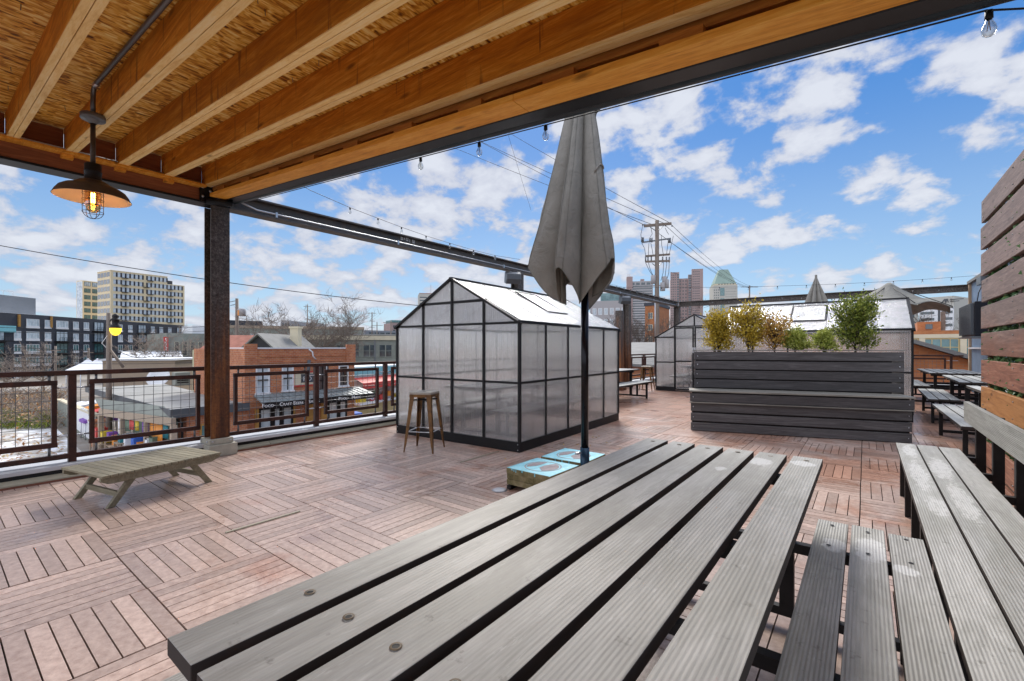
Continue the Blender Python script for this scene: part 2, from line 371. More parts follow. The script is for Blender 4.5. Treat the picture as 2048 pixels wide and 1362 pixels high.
M['leaf_gold']=leafmat('gold_leaf',(.20,.13,.01),(.45,.28,.03),(.62,.44,.08))
M['leaf_olive']=leafmat('olive_leaf',(.17,.13,.01),(.42,.30,.025),(.62,.47,.07))
M['leaf_rust']=leafmat('rust_leaf',(.24,.13,.02),(.50,.28,.05),(.64,.46,.13))
M['leaf_fir']=leafmat('fir_leaf',(.11,.15,.02),(.30,.35,.05),(.56,.58,.18))
M['leaf_green']=leafmat('green_leaf',(.035,.065,.01),(.125,.17,.022),(.33,.36,.065))
M['leaf_ivy']=leafmat('ivy_leaf',(.02,.06,.02),(.06,.15,.05),(.22,.36,.17))
M['leaf_scrub']=leafmat('dead_scrub',(.22,.085,.03),(.40,.20,.07),(.50,.40,.22),.1)
M['bark']=simple('grey_bark',(.17,.135,.11),.85,0,.3,5,.3)
M['bark_pale']=simple('pale_twig',(.27,.22,.18),.85,0,.3,5)
M['bark_dark']=simple('dark_twig',(.10,.075,.06),.85,0,.3,5)
def brick(name,a,b,mort,scale=1.):
    t=NT(name); tc=t.coord('Object'); sp=t.n('ShaderNodeSeparateXYZ'); t.l(tc,sp.inputs[0]); cb=t.n('ShaderNodeCombineXYZ')
    t.l(t.math('ADD',sp.outputs[0],sp.outputs[1]),cb.inputs[0]); t.l(sp.outputs[2],cb.inputs[1])
    bk=t.n('ShaderNodeTexBrick'); t.l(cb.outputs[0],bk.inputs['Vector']); bk.inputs['Scale'].default_value=2.0/scale
    bk.inputs['Color1'].default_value=(*a,1); bk.inputs['Color2'].default_value=(*b,1); bk.inputs['Mortar'].default_value=(*mort,1); bk.inputs['Mortar Size'].default_value=.018
    f=t.noise(tc,1.1,6,.65,.4); c=t.mix(t.ramp(f,[(.35,(0,0,0)),(.7,(.55,.55,.55))]),bk.outputs[0],tuple(x*.55 for x in a))
    t.set(col=c,rough=.85); return t.mat
M['brick']=brick('red_brick',(.42,.125,.048),(.55,.215,.085),(.42,.33,.26))
M['brick_orange']=brick('orange_brick',(.40,.135,.045),(.50,.195,.07),(.36,.20,.11))
M['dark_clad']=simple('charcoal_cladding',(.040,.044,.056),.6,0,.2,.4)
M['yellow_clad']=simple('straw_cladding',(.76,.63,.40),.7,0,.08,.2)
M['white_panel']=simple('white_panel',(.70,.71,.72),.6,0,.06)
M['grey_clad']=simple('blue_grey_cladding',(.21,.225,.245),.6,0,.1,.3)
def glass(name,a,b,rough=.08):
    t=NT(name); f=t.noise(t.jitter(t.coord('Object',(1,1,1)),23.),.8,3); t.set(col=t.ramp(f,[(.3,a),(.7,b)]),rough=rough,spec=.9); return t.mat
M['glass_pale']=glass('pale_window_glass',(.30,.37,.41),(.66,.73,.76))
M['glass_dark']=glass('dark_window_glass',(.018,.025,.03),(.07,.10,.11))
M['glass_teal']=glass('teal_window_glass',(.03,.10,.10),(.14,.27,.27))
M['plaster_green']=simple('pale_green_plaster',(.46,.45,.29),.85,0,.15,1.5,.2)
M['plaster_grey']=simple('grey_green_render',(.24,.255,.22),.85,0,.22,.9,.2)
M['cream']=simple('cream_band',(.58,.52,.38),.8,0,.1,1)
M['red_roof']=simple('red_roof_sheet',(.33,.145,.105),.7,0,.25,1.5)
M['grey_roof']=simple('grey_roof_sheet',(.19,.19,.185),.7,0,.15,1.2)
M['flat_roof']=simple('pale_flat_roof',(.30,.30,.285),.85,0,.2,.5)
M['black_board']=wood('black_siding',(.015,.015,.017),(.03,.03,.034),(.055,.055,.06),'y',knots=False)
M['tan_board']=wood('tan_siding',(.25,.19,.135),(.36,.28,.205),(.45,.36,.27),'y',knots=False)
M['fascia']=simple('slate_fascia',(.075,.082,.09),.5,0,.15,2)
M['awning']=simple('grey_seam_awning',(.19,.215,.22),.45,.1,.1,3)
M['white']=simple('white_cloth',(.80,.81,.83),.7,0,.04)
M['letter']=simple('white_letter',(.8,.8,.8),.6,0,.02)
M['amber_wood']=simple('amber_trim',(.40,.21,.05),.6,0,.2,4)
M['timber_pole']=wood('timber_pole',(.11,.085,.065),(.19,.15,.12),(.28,.235,.19),'z',knots=False,kind='Object')
M['concrete_tower']=simple('beige_stone',(.46,.45,.40),.8,0,.08,.05)
M['grey_tower']=simple('grey_stone',(.36,.35,.35),.8,0,.08,.05)
M['rose_tower']=simple('rose_granite',(.34,.25,.235),.8,0,.08,.05)
M['green_copper']=simple('green_copper_roof',(.27,.36,.31),.7,0,.15,.1)
M['corrugated']=simple('blue_corrugated_sheet',(.22,.30,.40),.5,.2,.15,2)
M['unit_black']=simple('black_grille',(.012,.012,.016),.4,.2)
M['tan_post']=simple('tan_post',(.36,.26,.17),.8,0,.2,4)
def colr(n,c,r=.6): return simple(n,c,r,0,.12,4)
M['red']=colr('red_awning',(.55,.06,.05)); M['blue']=colr('blue_bin',(.03,.12,.5)); M['orange']=colr('orange_crate',(.65,.24,.03)); M['purple']=colr('purple_cloth',(.20,.08,.36)); M['green']=colr('green_dumpster',(.12,.17,.12)); M['teal']=colr('teal_bin',(.02,.17,.20)); M['yellow']=colr('yellow_goods',(.62,.46,.04)); M['tancl']=colr('ochre_cladding',(.50,.39,.18))
M['aqua']=colr('aqua_mural',(.20,.50,.55))
def emis(name,c,s):
    t=NT(name); t.set(col=c,rough=.3); t.b.inputs['Emission Color'].default_value=(*c,1); t.b.inputs['Emission Strength'].default_value=s; return t.mat
M['filament']=emis('lit_filament',(1.,.55,.10),26.)
M['amber_globe']=emis('lit_amber_globe',(1.,.62,.03),.85)
def clear(name,tint,rough=.03,mix=.85):
    t=NT(name); t.t.nodes.remove(t.b); tp=t.n('ShaderNodeBsdfTransparent'); tp.inputs[0].default_value=(*tint,1); gs=t.n('ShaderNodeBsdfGlossy'); gs.inputs['Roughness'].default_value=rough
    fr=t.n('ShaderNodeLayerWeight'); fr.inputs[0].default_value=.45; m=t.n('ShaderNodeMixShader'); t.l(t.math('ADD',t.math('MULTIPLY',fr.outputs['Facing'],.75),.06),m.inputs[0]); t.l(tp.outputs[0],m.inputs[1]); t.l(gs.outputs[0],m.inputs[2]); t.l(m.outputs[0],t.out.inputs[0]); return t.mat
M['bulb']=clear('clear_bulb_glass',(.88,.90,.90))
M['amber_glass']=clear('amber_jar_glass',(1.,.72,.35))
M['shade_in']=simple('cream_enamel',(.66,.57,.46),.45,0,.08,5)
M['bronze']=simple('bronze_enamel',(.075,.055,.042),.4,.3,.25,9)
M['wirebk']=simple('black_cable',(.02,.02,.022),.6)
def text_part(name, body, size, origin, xdir, ydir, mat, parent, depth=.01, smallcaps=False, align='LEFT', label=None):
    cu=bpy.data.curves.new(name,'FONT'); cu.body=body; cu.size=size; cu.extrude=depth; cu.align_x=align; cu.resolution_u=2
    if smallcaps:
        cu.small_caps_scale=.74
        for i,ch in enumerate(body):
            if ch.islower(): cu.body_format[i].use_small_caps=True
    o=bpy.data.objects.new('tmp',cu); COL.objects.link(o)
    dg=bpy.context.evaluated_depsgraph_get(); me=bpy.data.meshes.new_from_object(o.evaluated_get(dg))
    bpy.data.objects.remove(o); bpy.data.curves.remove(cu)
    x=Vector(xdir).normalized(); y=Vector(ydir).normalized(); z=x.cross(y); og=Vector(origin)
    Mx=Matrix(((x.x,y.x,z.x,og.x),(x.y,y.y,z.y,og.y),(x.z,y.z,z.z,og.z),(0,0,0,1)))
    if parent is not None: Mx=WM[parent.name].inverted()@Mx
    me.transform(Mx); me.materials.clear(); me.materials.append(mat); me.name=name
    ob=bpy.data.objects.new(name,me); COL.objects.link(ob)
    if parent is not None: ob.parent=parent
    if label: ob['label']=label
    return ob

# ================================================================== THE DECK
T=.625; DX0,DX1,DY0,DY1=-6.38,2.52,-3.2,19.85
mb=MB()
nx=int(math.ceil((DX1-DX0)/T)); ny=int(math.ceil((DY1-DY0)/T))
ox=-3.784+T*round((DX0+3.784)/T)-T; oy=.764-T*round((.764-DY0)/T)-T
for i in range(nx+2):
    for j in range(ny+2):
        x0=ox+i*T; y0=oy+j*T; par=(i+j+1)%2
        far=y0>8.5
        tz=R.uniform(-.0012,.0012)
        for k in range(8):
            a=k*T/8+.0031; b=(k+1)*T/8-.0031
            if par: bx=[x0+.0048,y0+a,x0+T-.0048,y0+b]
            else:   bx=[x0+a,y0+.0048,x0+b,y0+T-.0048]
            bx[0]=max(bx[0],DX0); bx[2]=min(bx[2],DX1); bx[1]=max(bx[1],DY0); bx[3]=min(bx[3],DY1)
            if bx[2]-bx[0]<.004 or bx[3]-bx[1]<.004: continue
            mb.box(bx[0],bx[1],-.02,bx[2],bx[3],tz+R.uniform(-.0006,.0006))
dk=struct('deck',mb,M['deck'])
mb=MB(); mb.box(DX0,DY0,-.1,DX1,DY1,-.022); struct('deck_base',mb,M['dark_gap'])
# building under the deck
t=thing('host_building','low brick building that carries the roof deck','building',(-2,8,GZ))
mb=MB(); mb.box(-6.84,-3.4,GZ,4.5,20.4,-.13); mb.build('wall',M['brick'],t)
mb=MB(); mb.box(-6.84,-3.4,-.126,4.5,20.4,-.102); mb.build('roof',M['flat_roof'],t)
# parapet on the street side
t=thing('parapet_wall','low parapet under the street railing with a white metal coping and tan sill','parapet',(-6.6,8,0))
mb=MB(); mb.box(-6.82,DY0,-.1,-6.47,20.35,.10); mb.build('wall',M['black_trim'],t)
mb=MB(); mb.box(-6.86,DY0,.103,-6.44,20.35,.145); mb.build('coping',M['white_paint'],t,bevel=.006)
mb=MB(); y=DY0
while y<20.3:
    mb.prism([(-6.467,-.02),(-6.467,.062),(-6.452,.062),(-6.40,.03),(-6.395,-.02)],'y',y,min(y+1.52,20.3)); y+=1.525
mb.build('sill',M['sill'],t)
mb=MB(); mb.box(-6.393,DY0,-.02,-6.374,20.3,.018); mb.build('edge_trim',M['trim_red'],t)
t=thing('parapet_wall','low white coped parapet at the far end of the deck, under the far railing','parapet',(-2,20.1,0))
mb=MB(); mb.box(-6.44,19.9,-.1,2.5,20.2,.10); mb.build('wall',M['black_trim'],t)
mb=MB(); mb.box(-6.435,19.87,.103,2.5,20.24,.145); mb.build('coping',M['white_paint'],t)

# ================================================================== RAILINGS
def railing(label, origin, d, L, posts, panels, group='railings round the deck'):
    d=Vector(d); n=Vector((-d.y,d.x,0)); o=Vector(origin)
    t=thing('railing',label,'railing',tuple(o+d*L/2+Vector((0,0,.145))),0,group)
    P=lambda s,z,k=0: o+d*s+n*k+Vector((0,0,z))
    m=MB(); m.bar(P(0,1.075),P(L,1.075),.06,.05); m.build('top_rail',M['rail'],t,bevel=.004)
    m=MB(); m.bar(P(0,.205),P(L,.205),.05,.05); m.build('bottom_rail',M['rail'],t,bevel=.004)
    for s in posts:
        m=MB(); m.box(-.032,-.032,.12,.032,.032,1.05,0,Matrix.Translation(o+d*s)); m.build('post',M['rail'],t,bevel=.004)
    for (a,b) in panels:
        m=MB(); z0,z1=.335,.975
        for z in (z0,z1): m.bar(P(a,z),P(b,z),.04,.05)
        for s in (a+.025,b-.025): m.bar(P(s,z0+.025),P(s,z1-.025),.04,.05,0,(1,0,0))
        f=m.build('panel_frame',M['rail'],t,bevel=.003)
        m=MB()
        k=int((b-a-.05)/.088); 
        for i in range(1,k): 
            s=a+.025+(b-a-.05)*i/k; m.tube([P(s,z0),P(s,z1)],.0028,4,cap=False)
        for i in range(1,7):
            z=z0+(z1-z0)*i/7; m.tube([P(a,z,.006),P(b,z,.006)],.0028,4,cap=False)
        m.build('wire_mesh',M['wire'],f)
        for s in (a+.06,b-.06):
            for za,zb in ((.23,z0),(z1,1.055)): m=MB(); m.tube([P(s,za),P(s,zb)],.012,6); m.build('standoff',M['conduit_dark'],t)
    for s in posts:
        for z in (.42,.92): m=MB(); m.tube([P(s-.16,z),P(s+.16,z)],.009,6); m.build('spacer_rod',M['zinc'],t)
    return t
X=-6.6
railing('dark rust red street railing with wire mesh panels, left of the steel column',(X,-3,0),(0,1,0),5.17,[.9,2.45,3.96],
        [(-.05+.02,.8),(1.0,2.36),(2.54,3.85),(4.09,5.13)])
railing('dark rust red street railing with mesh panels, from the steel column to the greenhouse',(X,2.37,0),(0,1,0),6.0,[1.29,2.55,3.85,5.1],
        [(.14,1.17),(1.42,2.41),(2.68,3.71),(3.98,4.97)])
railing('rust brown street railing behind the picnic table beyond the greenhouse',(X,8.66,0),(0,1,0),11.3,[1.3,2.6,3.9,5.2,6.7,8,9.3,10.4],
        [(.1,1.18),(1.42,2.48),(2.72,3.78),(4.02,5.08),(5.32,5.9),(6.3,6.58),(6.82,7.88),(8.12,9.18),(9.42,10.28)])
railing('rust brown railing along the far end of the deck',(-6.45,20.06,0),(1,0,0),8.9,[.1,1.6,3.1,4.6,6.1,7.55,8.62],
        [(.25,1.48),(1.72,2.98),(3.22,4.48),(4.72,5.98),(6.22,7.43),(7.67,8.5)])

# ================================================================== STEEL FRAME
t=thing('steel_pergola_frame','open frame of grey and rust brown steel beams on H columns along the deck edges','pergola',(-6.45,11,0))
def hcol(cx,cy,z0,z1,axis='x'):
    m=MB(); w,wy,f,tw=.11,.105,.016,.012
    # flanges face +X / -X, web between
    cx+=.015
    m.box(cx+w-f,cy-wy,z0,cx+w,cy+wy,z1); m.box(cx-w,cy-wy,z0,cx-w+f,cy+wy,z1); m.box(cx-w+f,cy-tw/2,z0,cx+w-f,cy+tw/2,z1); return m
for cy in (2.262,8.52,14.75,20.0): 
    c=hcol(-6.455,cy,.216 if cy<3 else .15,3.09).build('column',M['column'],t,bevel=.003)
    m=MB()
    m.box(-6.60,cy-.135,.147,-6.295,cy+.135,.215 if cy<3 else .149)
    if cy<3: m.box(-6.442,cy-.15,.0,-6.262,cy+.17,.146)
    m.build('plinth',M['plinth'],c,bevel=.008)
    if cy<3:
        m=MB()
        for yy in (-.1,.1):
            m.tube([(-6.294,cy+yy,.185),(-6.284,cy+yy,.185)],.012,6)
            m.tube([(-6.45+yy,cy-.136,.185),(-6.45+yy,cy-.146,.185)],.012,6)
        m.build('anchor_bolt',M['zinc'],c)
def ibeam(a,b,h=.215,w=.19,ft=.022,m0=None):
    a=Vector(a); b=Vector(b); m=MB()   # a,b at the bottom centre line
    up=Vector((0,0,1))
    m.bar(a+up*ft/2,b+up*ft/2,w,ft); m.bar(a+up*(h-ft/2),b+up*(h-ft/2),w,ft); m.bar(a+up*h/2,b+up*h/2,.012,h-2*ft-.0005); return m
ibeam((-6.45,2.38,3.095),(-6.45,20.12,3.095)).build('beam',M['beam'],t,bevel=.002)
ibeam((-6.353,20.02,3.097),(2.56,20.02,3.097),.212).build('beam',M['column'],t,bevel=.002)
# service conduit and clips on the long beam
m=MB(); m.tube([(-6.35,2.45,3.22),(-6.352,2.7,3.155),(-6.352,19.8,3.14)],.012,6)
cdt=m.build('conduit',M['zinc'],t)
m=MB()
for y in (2.95,5.0,7.9,11,14,17): m.box(-6.37,y-.015,3.11,-6.335,y+.015,3.18)
m.build('conduit_clip',M['zinc'],cdt)
m=MB()
for k,(yy,zz,w,h) in enumerate([(5.13,3.235,.05,.05),(5.2,3.25,.03,.075),(5.25,3.235,.05,.06),(5.32,3.225,.02,.05),(5.39,3.22,.055,.06)]):
    m.box(-6.443,yy,zz,-6.4405,yy+w,zz+h*.3); m.box(-6.443,yy,zz+h*.4,-6.4405,yy+w*.4,zz+h); m.box(-6.443,yy+w*.6,zz+h*.45,-6.4405,yy+w,zz+h*.9)
m.build('stencil_mark',M['letter'],t)
for cy in (8.2,14.3):
    s=thing('loudspeaker','small grey loudspeaker under the pergola beam, '+('above the near greenhouse' if cy<9 else 'farther along, past the big closed parasol'),'loudspeaker',(-6.4,cy,2.9),0,'loudspeakers under the beam')
    Mx=Matrix.Translation((-6.33,cy,2.93))@Matrix.Rotation(math.radians(-38),4,'Z')@Matrix.Rotation(math.radians(14),4,'Y')
    m=MB(); m.prism([(-.10,-.13),(-.10,.12),(.0,.13),(.10,.09),(.13,-.02),(.09,-.14)],'y',-.17,.17,0,Mx); m.build('cabinet',M['conduit_dark'],s,bevel=.01)
    m=MB(); m.prism([(.105,.085),(.136,-.02),(.095,-.13),(.100,-.13),(.142,-.02),(.110,.088)],'y',-.155,.155,0,Mx); m.build('grille',M['fascia'],s)
    m=MB(); m.bar((-6.40,cy,3.09),(-6.36,cy,3.03),.05,.02); m.build('bracket',M['zinc'],s)
m=MB(); m.box(-.10,-.10,.0,.10,.10,2.5,0,Matrix.Translation((-6.12,13.45,0))); m.box(-.16,-.16,0,.16,.16,.09,0,Matrix.Translation((-6.12,13.45,0)))
tag(m.build('timber_post',M['column']),'short brown square post standing beside the second far column of the frame','post')
sg=thing('box_lantern','small tan box lantern hung on the pergola beam beside the big closed parasol','lantern',(-6.3,12.35,3.1))
m=MB(); m.box(-6.36,12.2,3.0,-6.24,12.55,3.36); m.build('case',M['tancl'],sg,bevel=.02)
m=MB(); m.box(-6.239,12.27,3.07,-6.232,12.48,3.29); m.build('lens',M['amber_wood'],sg,bevel=.002)

# ================================================================== THE CANOPY ROOF
SL=.0818
zj=lambda x: 3.29-SL*(x+6.3)       # underside of the joists
ze=lambda x: 3.116-SL*(x+5.85)     # underside of the edge beam
t=thing('timber_canopy','sloping timber canopy roof with doubled pine joists, strand board ceiling and black steel edge','canopy',(-2,0,0))
XA,XB=-6.36,2.7; YB=-1.2
ang=-math.atan(SL)
def sloped(x0,x1,y0,y1,dz0,dz1,fn=zj,m=None,mi=0):
    mm=m or MB()
    v=[]
    for (x,y,d) in [(x0,y0,dz0),(x1,y0,dz0),(x1,y1,dz0),(x0,y1,dz0),(x0,y0,dz1),(x1,y0,dz1),(x1,y1,dz1),(x0,y1,dz1)]: v.append((x,y,fn(x)+d))
    mm._add(v,[(3,2,1,0),(4,5,6,7),(0,1,5,4),(1,2,6,5),(2,3,7,6),(3,0,4,7)],mi); return mm
JY=[.51-.403*k for k in range(4,0,-1)]+[.51,.905,1.305,1.705,2.105]
for y in JY:
    m=sloped(XA+.01,XB,y-.042,y-.0015,.007,.235); sloped(XA+.01,XB,y+.0015,y+.042,.007,.235,m=m)
    j=m.build('joist',M['joist'],t,bevel=.0025)
    m=sloped(XA+.01,XB,y-.041,y-.002,0,.0065); sloped(XA+.01,XB,y+.002,y+.041,.0,.0065,m=m); m.build('joist_edge',M['joist_pale'],j)
m=sloped(XA-.2,XB+.2,YB-.1,2.52,.237,.252); m.build('sheathing',M['osb'],t)
m=sloped(XA-.25,XB+.25,YB-.15,2.6,.2535,.30); m.build('roofing',M['black_trim'],t)
# nails poking through the sheathing
m=MB()
for k in range(60):
    x=R.uniform(-6,0.5); y=R.choice(JY[3:])-.2+R.uniform(-.13,.13); z=zj(x)+.236; m.tube([(x,y,z),(x+R.uniform(-.006,.006),y+R.uniform(-.006,.006),z-.035)],.0022,4)
m.build('roofing_nail',M['conduit_dark'],t)
# rim blocking between joists over the street beam
m=MB()
for a,b in zip(JY[:-1],JY[1:]): m.box(XA-.02,a+.045,3.294,XA+.02,b-.045,3.52)
m.build('blocking',M['rim'],t)
m=MB(); m.box(-6.42,YB,3.262,-6.225,2.08,3.2905); m.build('plate',M['nailer'],t,bevel=.003)
m=MB(); m.box(-6.40,YB,3.118,-6.335,2.06,3.2615); m.build('fascia_board',M['rim'],t)
m=MB()
for y in (.30,.88,1.29,1.72): m.box(-6.334,y-.045,3.225,-6.27,y+.045,3.261)
m.build('cleat',M['nailer'],t)
m=MB(); m.box(-6.54,YB,3.092,-6.32,2.372,3.117); m.box(-6.47,YB,3.1175,-6.401,2.372,3.262); m.build('steel_beam',M['black_trim'],t,bevel=.004)
m=MB(); m.tube([(-6.265,YB,3.302),(-6.265,2.03,3.302)],.0125,8); m.build('conduit',M['zinc'],t)
# front edge: rim board, blocks, nailer, steel
m=sloped(-6.3,XB,2.165,2.203,-.035,.235); m.build('rim_board',M['joist_dark'],t)
x=-6.05
while x<XB-.2:
    sloped(x,x+.20,2.125,2.20,.046,.10,ze).build('spacer_block',M['joist_dark'],t); x+=.66
m=MB(); sloped(-6.2,-1.62,2.10,2.2615,.004,.045,ze,m); sloped(-1.617,XB,2.10,2.2615,.004,.045,ze,m); m.build('nailer',M['nailer'],t,bevel=.003)
m=MB()
sloped(-6.31,XB,2.2625,2.378,0,.02,ze,m); sloped(-6.31,XB,2.265,2.28,.0205,.25,ze,m); sloped(-6.31,XB,2.2625,2.46,.2505,.27,ze,m)
m.build('steel_beam',M['black_trim'],t,bevel=.006)
m=MB(); m.tube([(-6.28,2.412,ze(-6.28)+.022),(XB,2.412,ze(XB)+.022)],.029,14); m.build('edge_pipe',M['pipe'],t)
# bracket where the two steel beams meet the column
m=MB(); m.box(-6.315,2.03,3.10,-6.30,2.2,3.30); m.tube([(-6.28,2.10,3.11),(-6.12,2.32,3.10)],.04,10); m.build('bracket',M['black_trim'],t)
m=MB()
for (y,z) in ((2.06,3.27),(2.06,3.16),(2.14,3.24)): m.tube([(-6.299,y,z),(-6.288,y,z)],.016,6)
m.build('bolt',M['zinc'],t)
for (x,y) in ((2.45,2.36),(2.45,-1.1),(-6.45,-1.1)):
    hcol(x,y,0,ze(x) if x>0 else 3.08).build('column',M['column'],t)
m=MB(); m.bar((2.45,-1.1,ze(2.45)+.02),(2.45,2.24,ze(2.45)+.02),.15,.04); m.build('side_beam',M['black_trim'],t)

# ================================================================== PENDANT LAMP
LX,LY=-4.765,.812
t=thing('pendant_barn_lamp','lit bronze barn lamp with wire cage hanging on a rod from the canopy joist','pendant lamp',(LX,LY,2.4))
zt=zj(LX)
m=MB(); m.lathe([(.075,3.115),(.078,3.12),(.078,3.150),(.07,3.158)],(LX,LY,0),20,caps=True); m.lathe([(.022,3.085),(.03,3.095),(.045,3.114)],(LX,LY,0),16); m.build('junction_box',M['conduit_dark'],t)
m=MB(); m.tube([(LX,LY,3.09),(LX,LY,2.74)],.0165,10); m.build('stem',M['bronze'],t)
zc=zt+.20; m=MB(); pts=[(LX,LY,3.155),(LX,LY,zt+.12)]
for k in range(1,6):
    a=k/5*PI/2; pts.append((LX+.08*(1-math.cos(a)),LY,zt+.12+.08*math.sin(a)-SL*.0))
pts.append((1.5,LY,zj(1.5)+.20)); m.tube(pts,.0165,8); cd=m.build('conduit',M['conduit_dark'],t)
m=MB(); m.tube([(LX+.075,LY,zc-.004),(LX+.13,LY,zc-.010)],.021,8); m.build('coupling',M['zinc'],cd)
m=MB(); m.lathe([(.012,2.775),(.045,2.772),(.052,2.765),(.052,2.715),(.054,2.713),(.054,2.706),(.052,2.704),(.052,2.645),(.06,2.64)],(LX,LY,0),24); m.build('socket_cap',M['steel_black'],t)
prof=[(.058,2.642),(.085,2.632),(.105,2.618),(.135,2.598),(.17,2.585),(.198,2.565),(.218,2.535),(.230,2.508),(.234,2.502)]
m=MB(); m.lathe(prof,(LX,LY,0),48); m.lathe([(.234,2.502),(.2305,2.5015)],(LX,LY,0),48)
inn=[(r-.0035,z-.002) for r,z in prof[::-1]]
m.lathe(inn,(LX,LY,0),48,m=1); m.build('shade',[M['bronze'],M['shade_in']],t)
m=MB(); m.lathe([(.049,2.60),(.050,2.56),(.050,2.46),(.046,2.43),(.034,2.405),(.015,2.392),(.001,2.39)],(LX,LY,0),24); m.build('glass_jar',M['amber_glass'],t)
m=MB()
for k in range(4):
    a=PI/4+k*PI/2; x,y=.011*math.cos(a),.011*math.sin(a); m.tube([(LX+x,LY+y,2.47),(LX+x,LY+y,2.545)],.0032,6)
b=m.build('filament',M['filament'],t)
m=MB(); m.lathe([(.014,2.60),(.022,2.58),(.03,2.54),(.03,2.49),(.02,2.455),(.001,2.445)],(LX,LY,0),18); m.build('bulb',M['bulb'],t)
m=MB()
for k in range(3):
    a=PI/6+k*PI/3; c,s=math.cos(a),math.sin(a); r=.062
    pts=[(LX-r*c,LY-r*s,2.60)]+[(LX-r*c*math.cos(q),LY-r*s*math.cos(q),2.40-.055*math.sin(q)) for q in [0,.3,.7,1.1,PI/2,PI-1.1,PI-.7,PI-.3,PI]]+[(LX+r*c,LY+r*s,2.60)]
    m.tube(pts,.0022,5)
for z,r in ((2.58,.063),(2.535,.064),(2.49,.064),(2.445,.064),(2.395,.064)):
    m.tube([(LX+r*math.cos(q*PI/12),LY+r*math.sin(q*PI/12),z) for q in range(25)],.0022,5,cap=False)
m.build('wire_cage',M['bronze'],t)
# ================================================================== LOW SLATTED LOUNGER
t=thing('slatted_lounger','low weathered slatted wooden lounger with splayed legs in front of the steel column','lounger',(-5.35,1.29,0),math.radians(12.6))
def loc(mb,name,mat,par,**k): return mb.build(name,mat,par,world=False,**k)
m=MB()
for k in range(17):
    y=-.485+k*.0573; m.box(-.345,y,.268,.345,y+.0525,.288)
loc(m,'slat_top',M['lounger'],t,bevel=.003)
for sx in (-1,1):
    m=MB(); m.prism([(-.485,.267),(.485,.267),(.485,.245),(.44,.222),(.40,.208),(-.40,.208),(-.44,.214),(-.485,.238)],'x',sx*.31-.014,sx*.31+.014); loc(m,'side_rail',M['lounger'],t,bevel=.003)
    for sy in (-1,1):
        m=MB(); x=sx*.275; m.prism([(sy*.375,0),(sy*.43,0),(sy*.25,.255),(sy*.185,.255)] if sy>0 else [(sy*.43,0),(sy*.375,0),(sy*.185,.255),(sy*.25,.255)],'x',x-.017,x+.017); loc(m,'leg',M['lounger'],t,bevel=.003)
for sy in (-1,1):
    m=MB(); m.bar((-.257,sy*.34,.095),(.257,sy*.34,.095),.022,.045); m.bar((-.295,sy*.2,.235),(.295,sy*.2,.235),.03,.05); loc(m,'stretcher',M['lounger'],t)

# ================================================================== METAL STOOLS
def stool():
    t=thing('bar_stool','gold and rust coloured metal bar stool standing in front of the near greenhouse','bar stool',(0,0,0),0,'metal bar stools')
    m=MB(); a=.155
    pts=[]
    for cx,cy,q0 in ((a-.03,a-.03,0),(-a+.03,a-.03,PI/2),(-a+.03,-a+.03,PI),(a-.03,-a+.03,1.5*PI)):
        for k in range(4):
            q=q0+k*PI/6; pts.append((cx+.03*math.cos(q),cy+.03*math.sin(q)))
    m.prism(pts,'z',.735,.765); st=loc(m,'seat',M['stool_top'],t,bevel=.006)
    m=MB(); m.lathe([(.0,.7665),(.028,.7665)],(0,0,0),14); loc(m,'hand_hole',M['steel_black'],st)
    m=MB(); b=.148
    for (x0,y0,x1,y1) in ((-b,-b,b,-b+.006),(-b,b-.006,b,b),(-b,-b+.006,-b+.006,b-.006),(b-.006,-b+.006,b,b-.006)): m.box(x0,y0,.70,x1,y1,.734)
    loc(m,'apron',M['rust_stool'],t)
    for sx in (-1,1):
        for sy in (-1,1):
            m=MB(); 
            top=Vector((sx*.14,sy*.14,.733)); bot=Vector((sx*.205,sy*.205,.0))
            def V(f,w,d):   # folded sheet leg: an L with soft corner, tapering
                p=top.lerp(bot,f); return [p+Vector((-sx*w,0,0)),p+Vector((-sx*w*.25,sy*.0,0)),p+Vector((0,0,0)),p+Vector((0,-sy*w*.25,0)),p+Vector((0,-sy*w,0)),p+Vector((-sx*.008,-sy*w,0)),p+Vector((-sx*.008,-sy*.008,0)),p+Vector((-sx*w,-sy*.008,0))]
            st_=[(0,.058),(.25,.05),(.6,.04),(.88,.028),(.93,.02),(1.,.017)]
            vs=[];fs=[]
            for f,w in st_: vs+=V(f,w,0)
            for i in range(len(st_)-1):
                for j in range(8): fs.append((i*8+j,i*8+(j+1)%8,(i+1)*8+(j+1)%8,(i+1)*8+j))
            fs.append(tuple(range(8))); fs.append(tuple(range(len(vs)-1,len(vs)-9,-1)))
            m._add(vs,fs); loc(m,'leg',M['rust_stool'],t)
    m=MB(); r=.178
    for (a_,b_) in (((-r,-r),(r,-r)),((r,-r),(r,r)),((r,r),(-r,r)),((-r,r),(-r,-r))): m.bar((a_[0]*.94,a_[1]*.94,.26),(b_[0]*.94,b_[1]*.94,.26),.018,.006)
    loc(m,'footrest',M['zinc'],t)
    m=MB()
    for z,q in ((.60,.125),):
        m.bar((-q,-q,z+.06),(q,q,z+.06),.006,.02); m.bar((-q,q,z+.045),(q,-q,z+.045),.006,.02)
    loc(m,'cross_brace',M['steel_black'],t)
    return t
s1=stool(); s1.location=(-4.57,4.03,0); s1.rotation_euler=(0,0,math.radians(25))
p=dep(1294,733,14.2); s2=dup(s1,(p.x,p.y,0),math.radians(8),'small metal bar stool beyond the picnic table, beside the far greenhouse with doors')

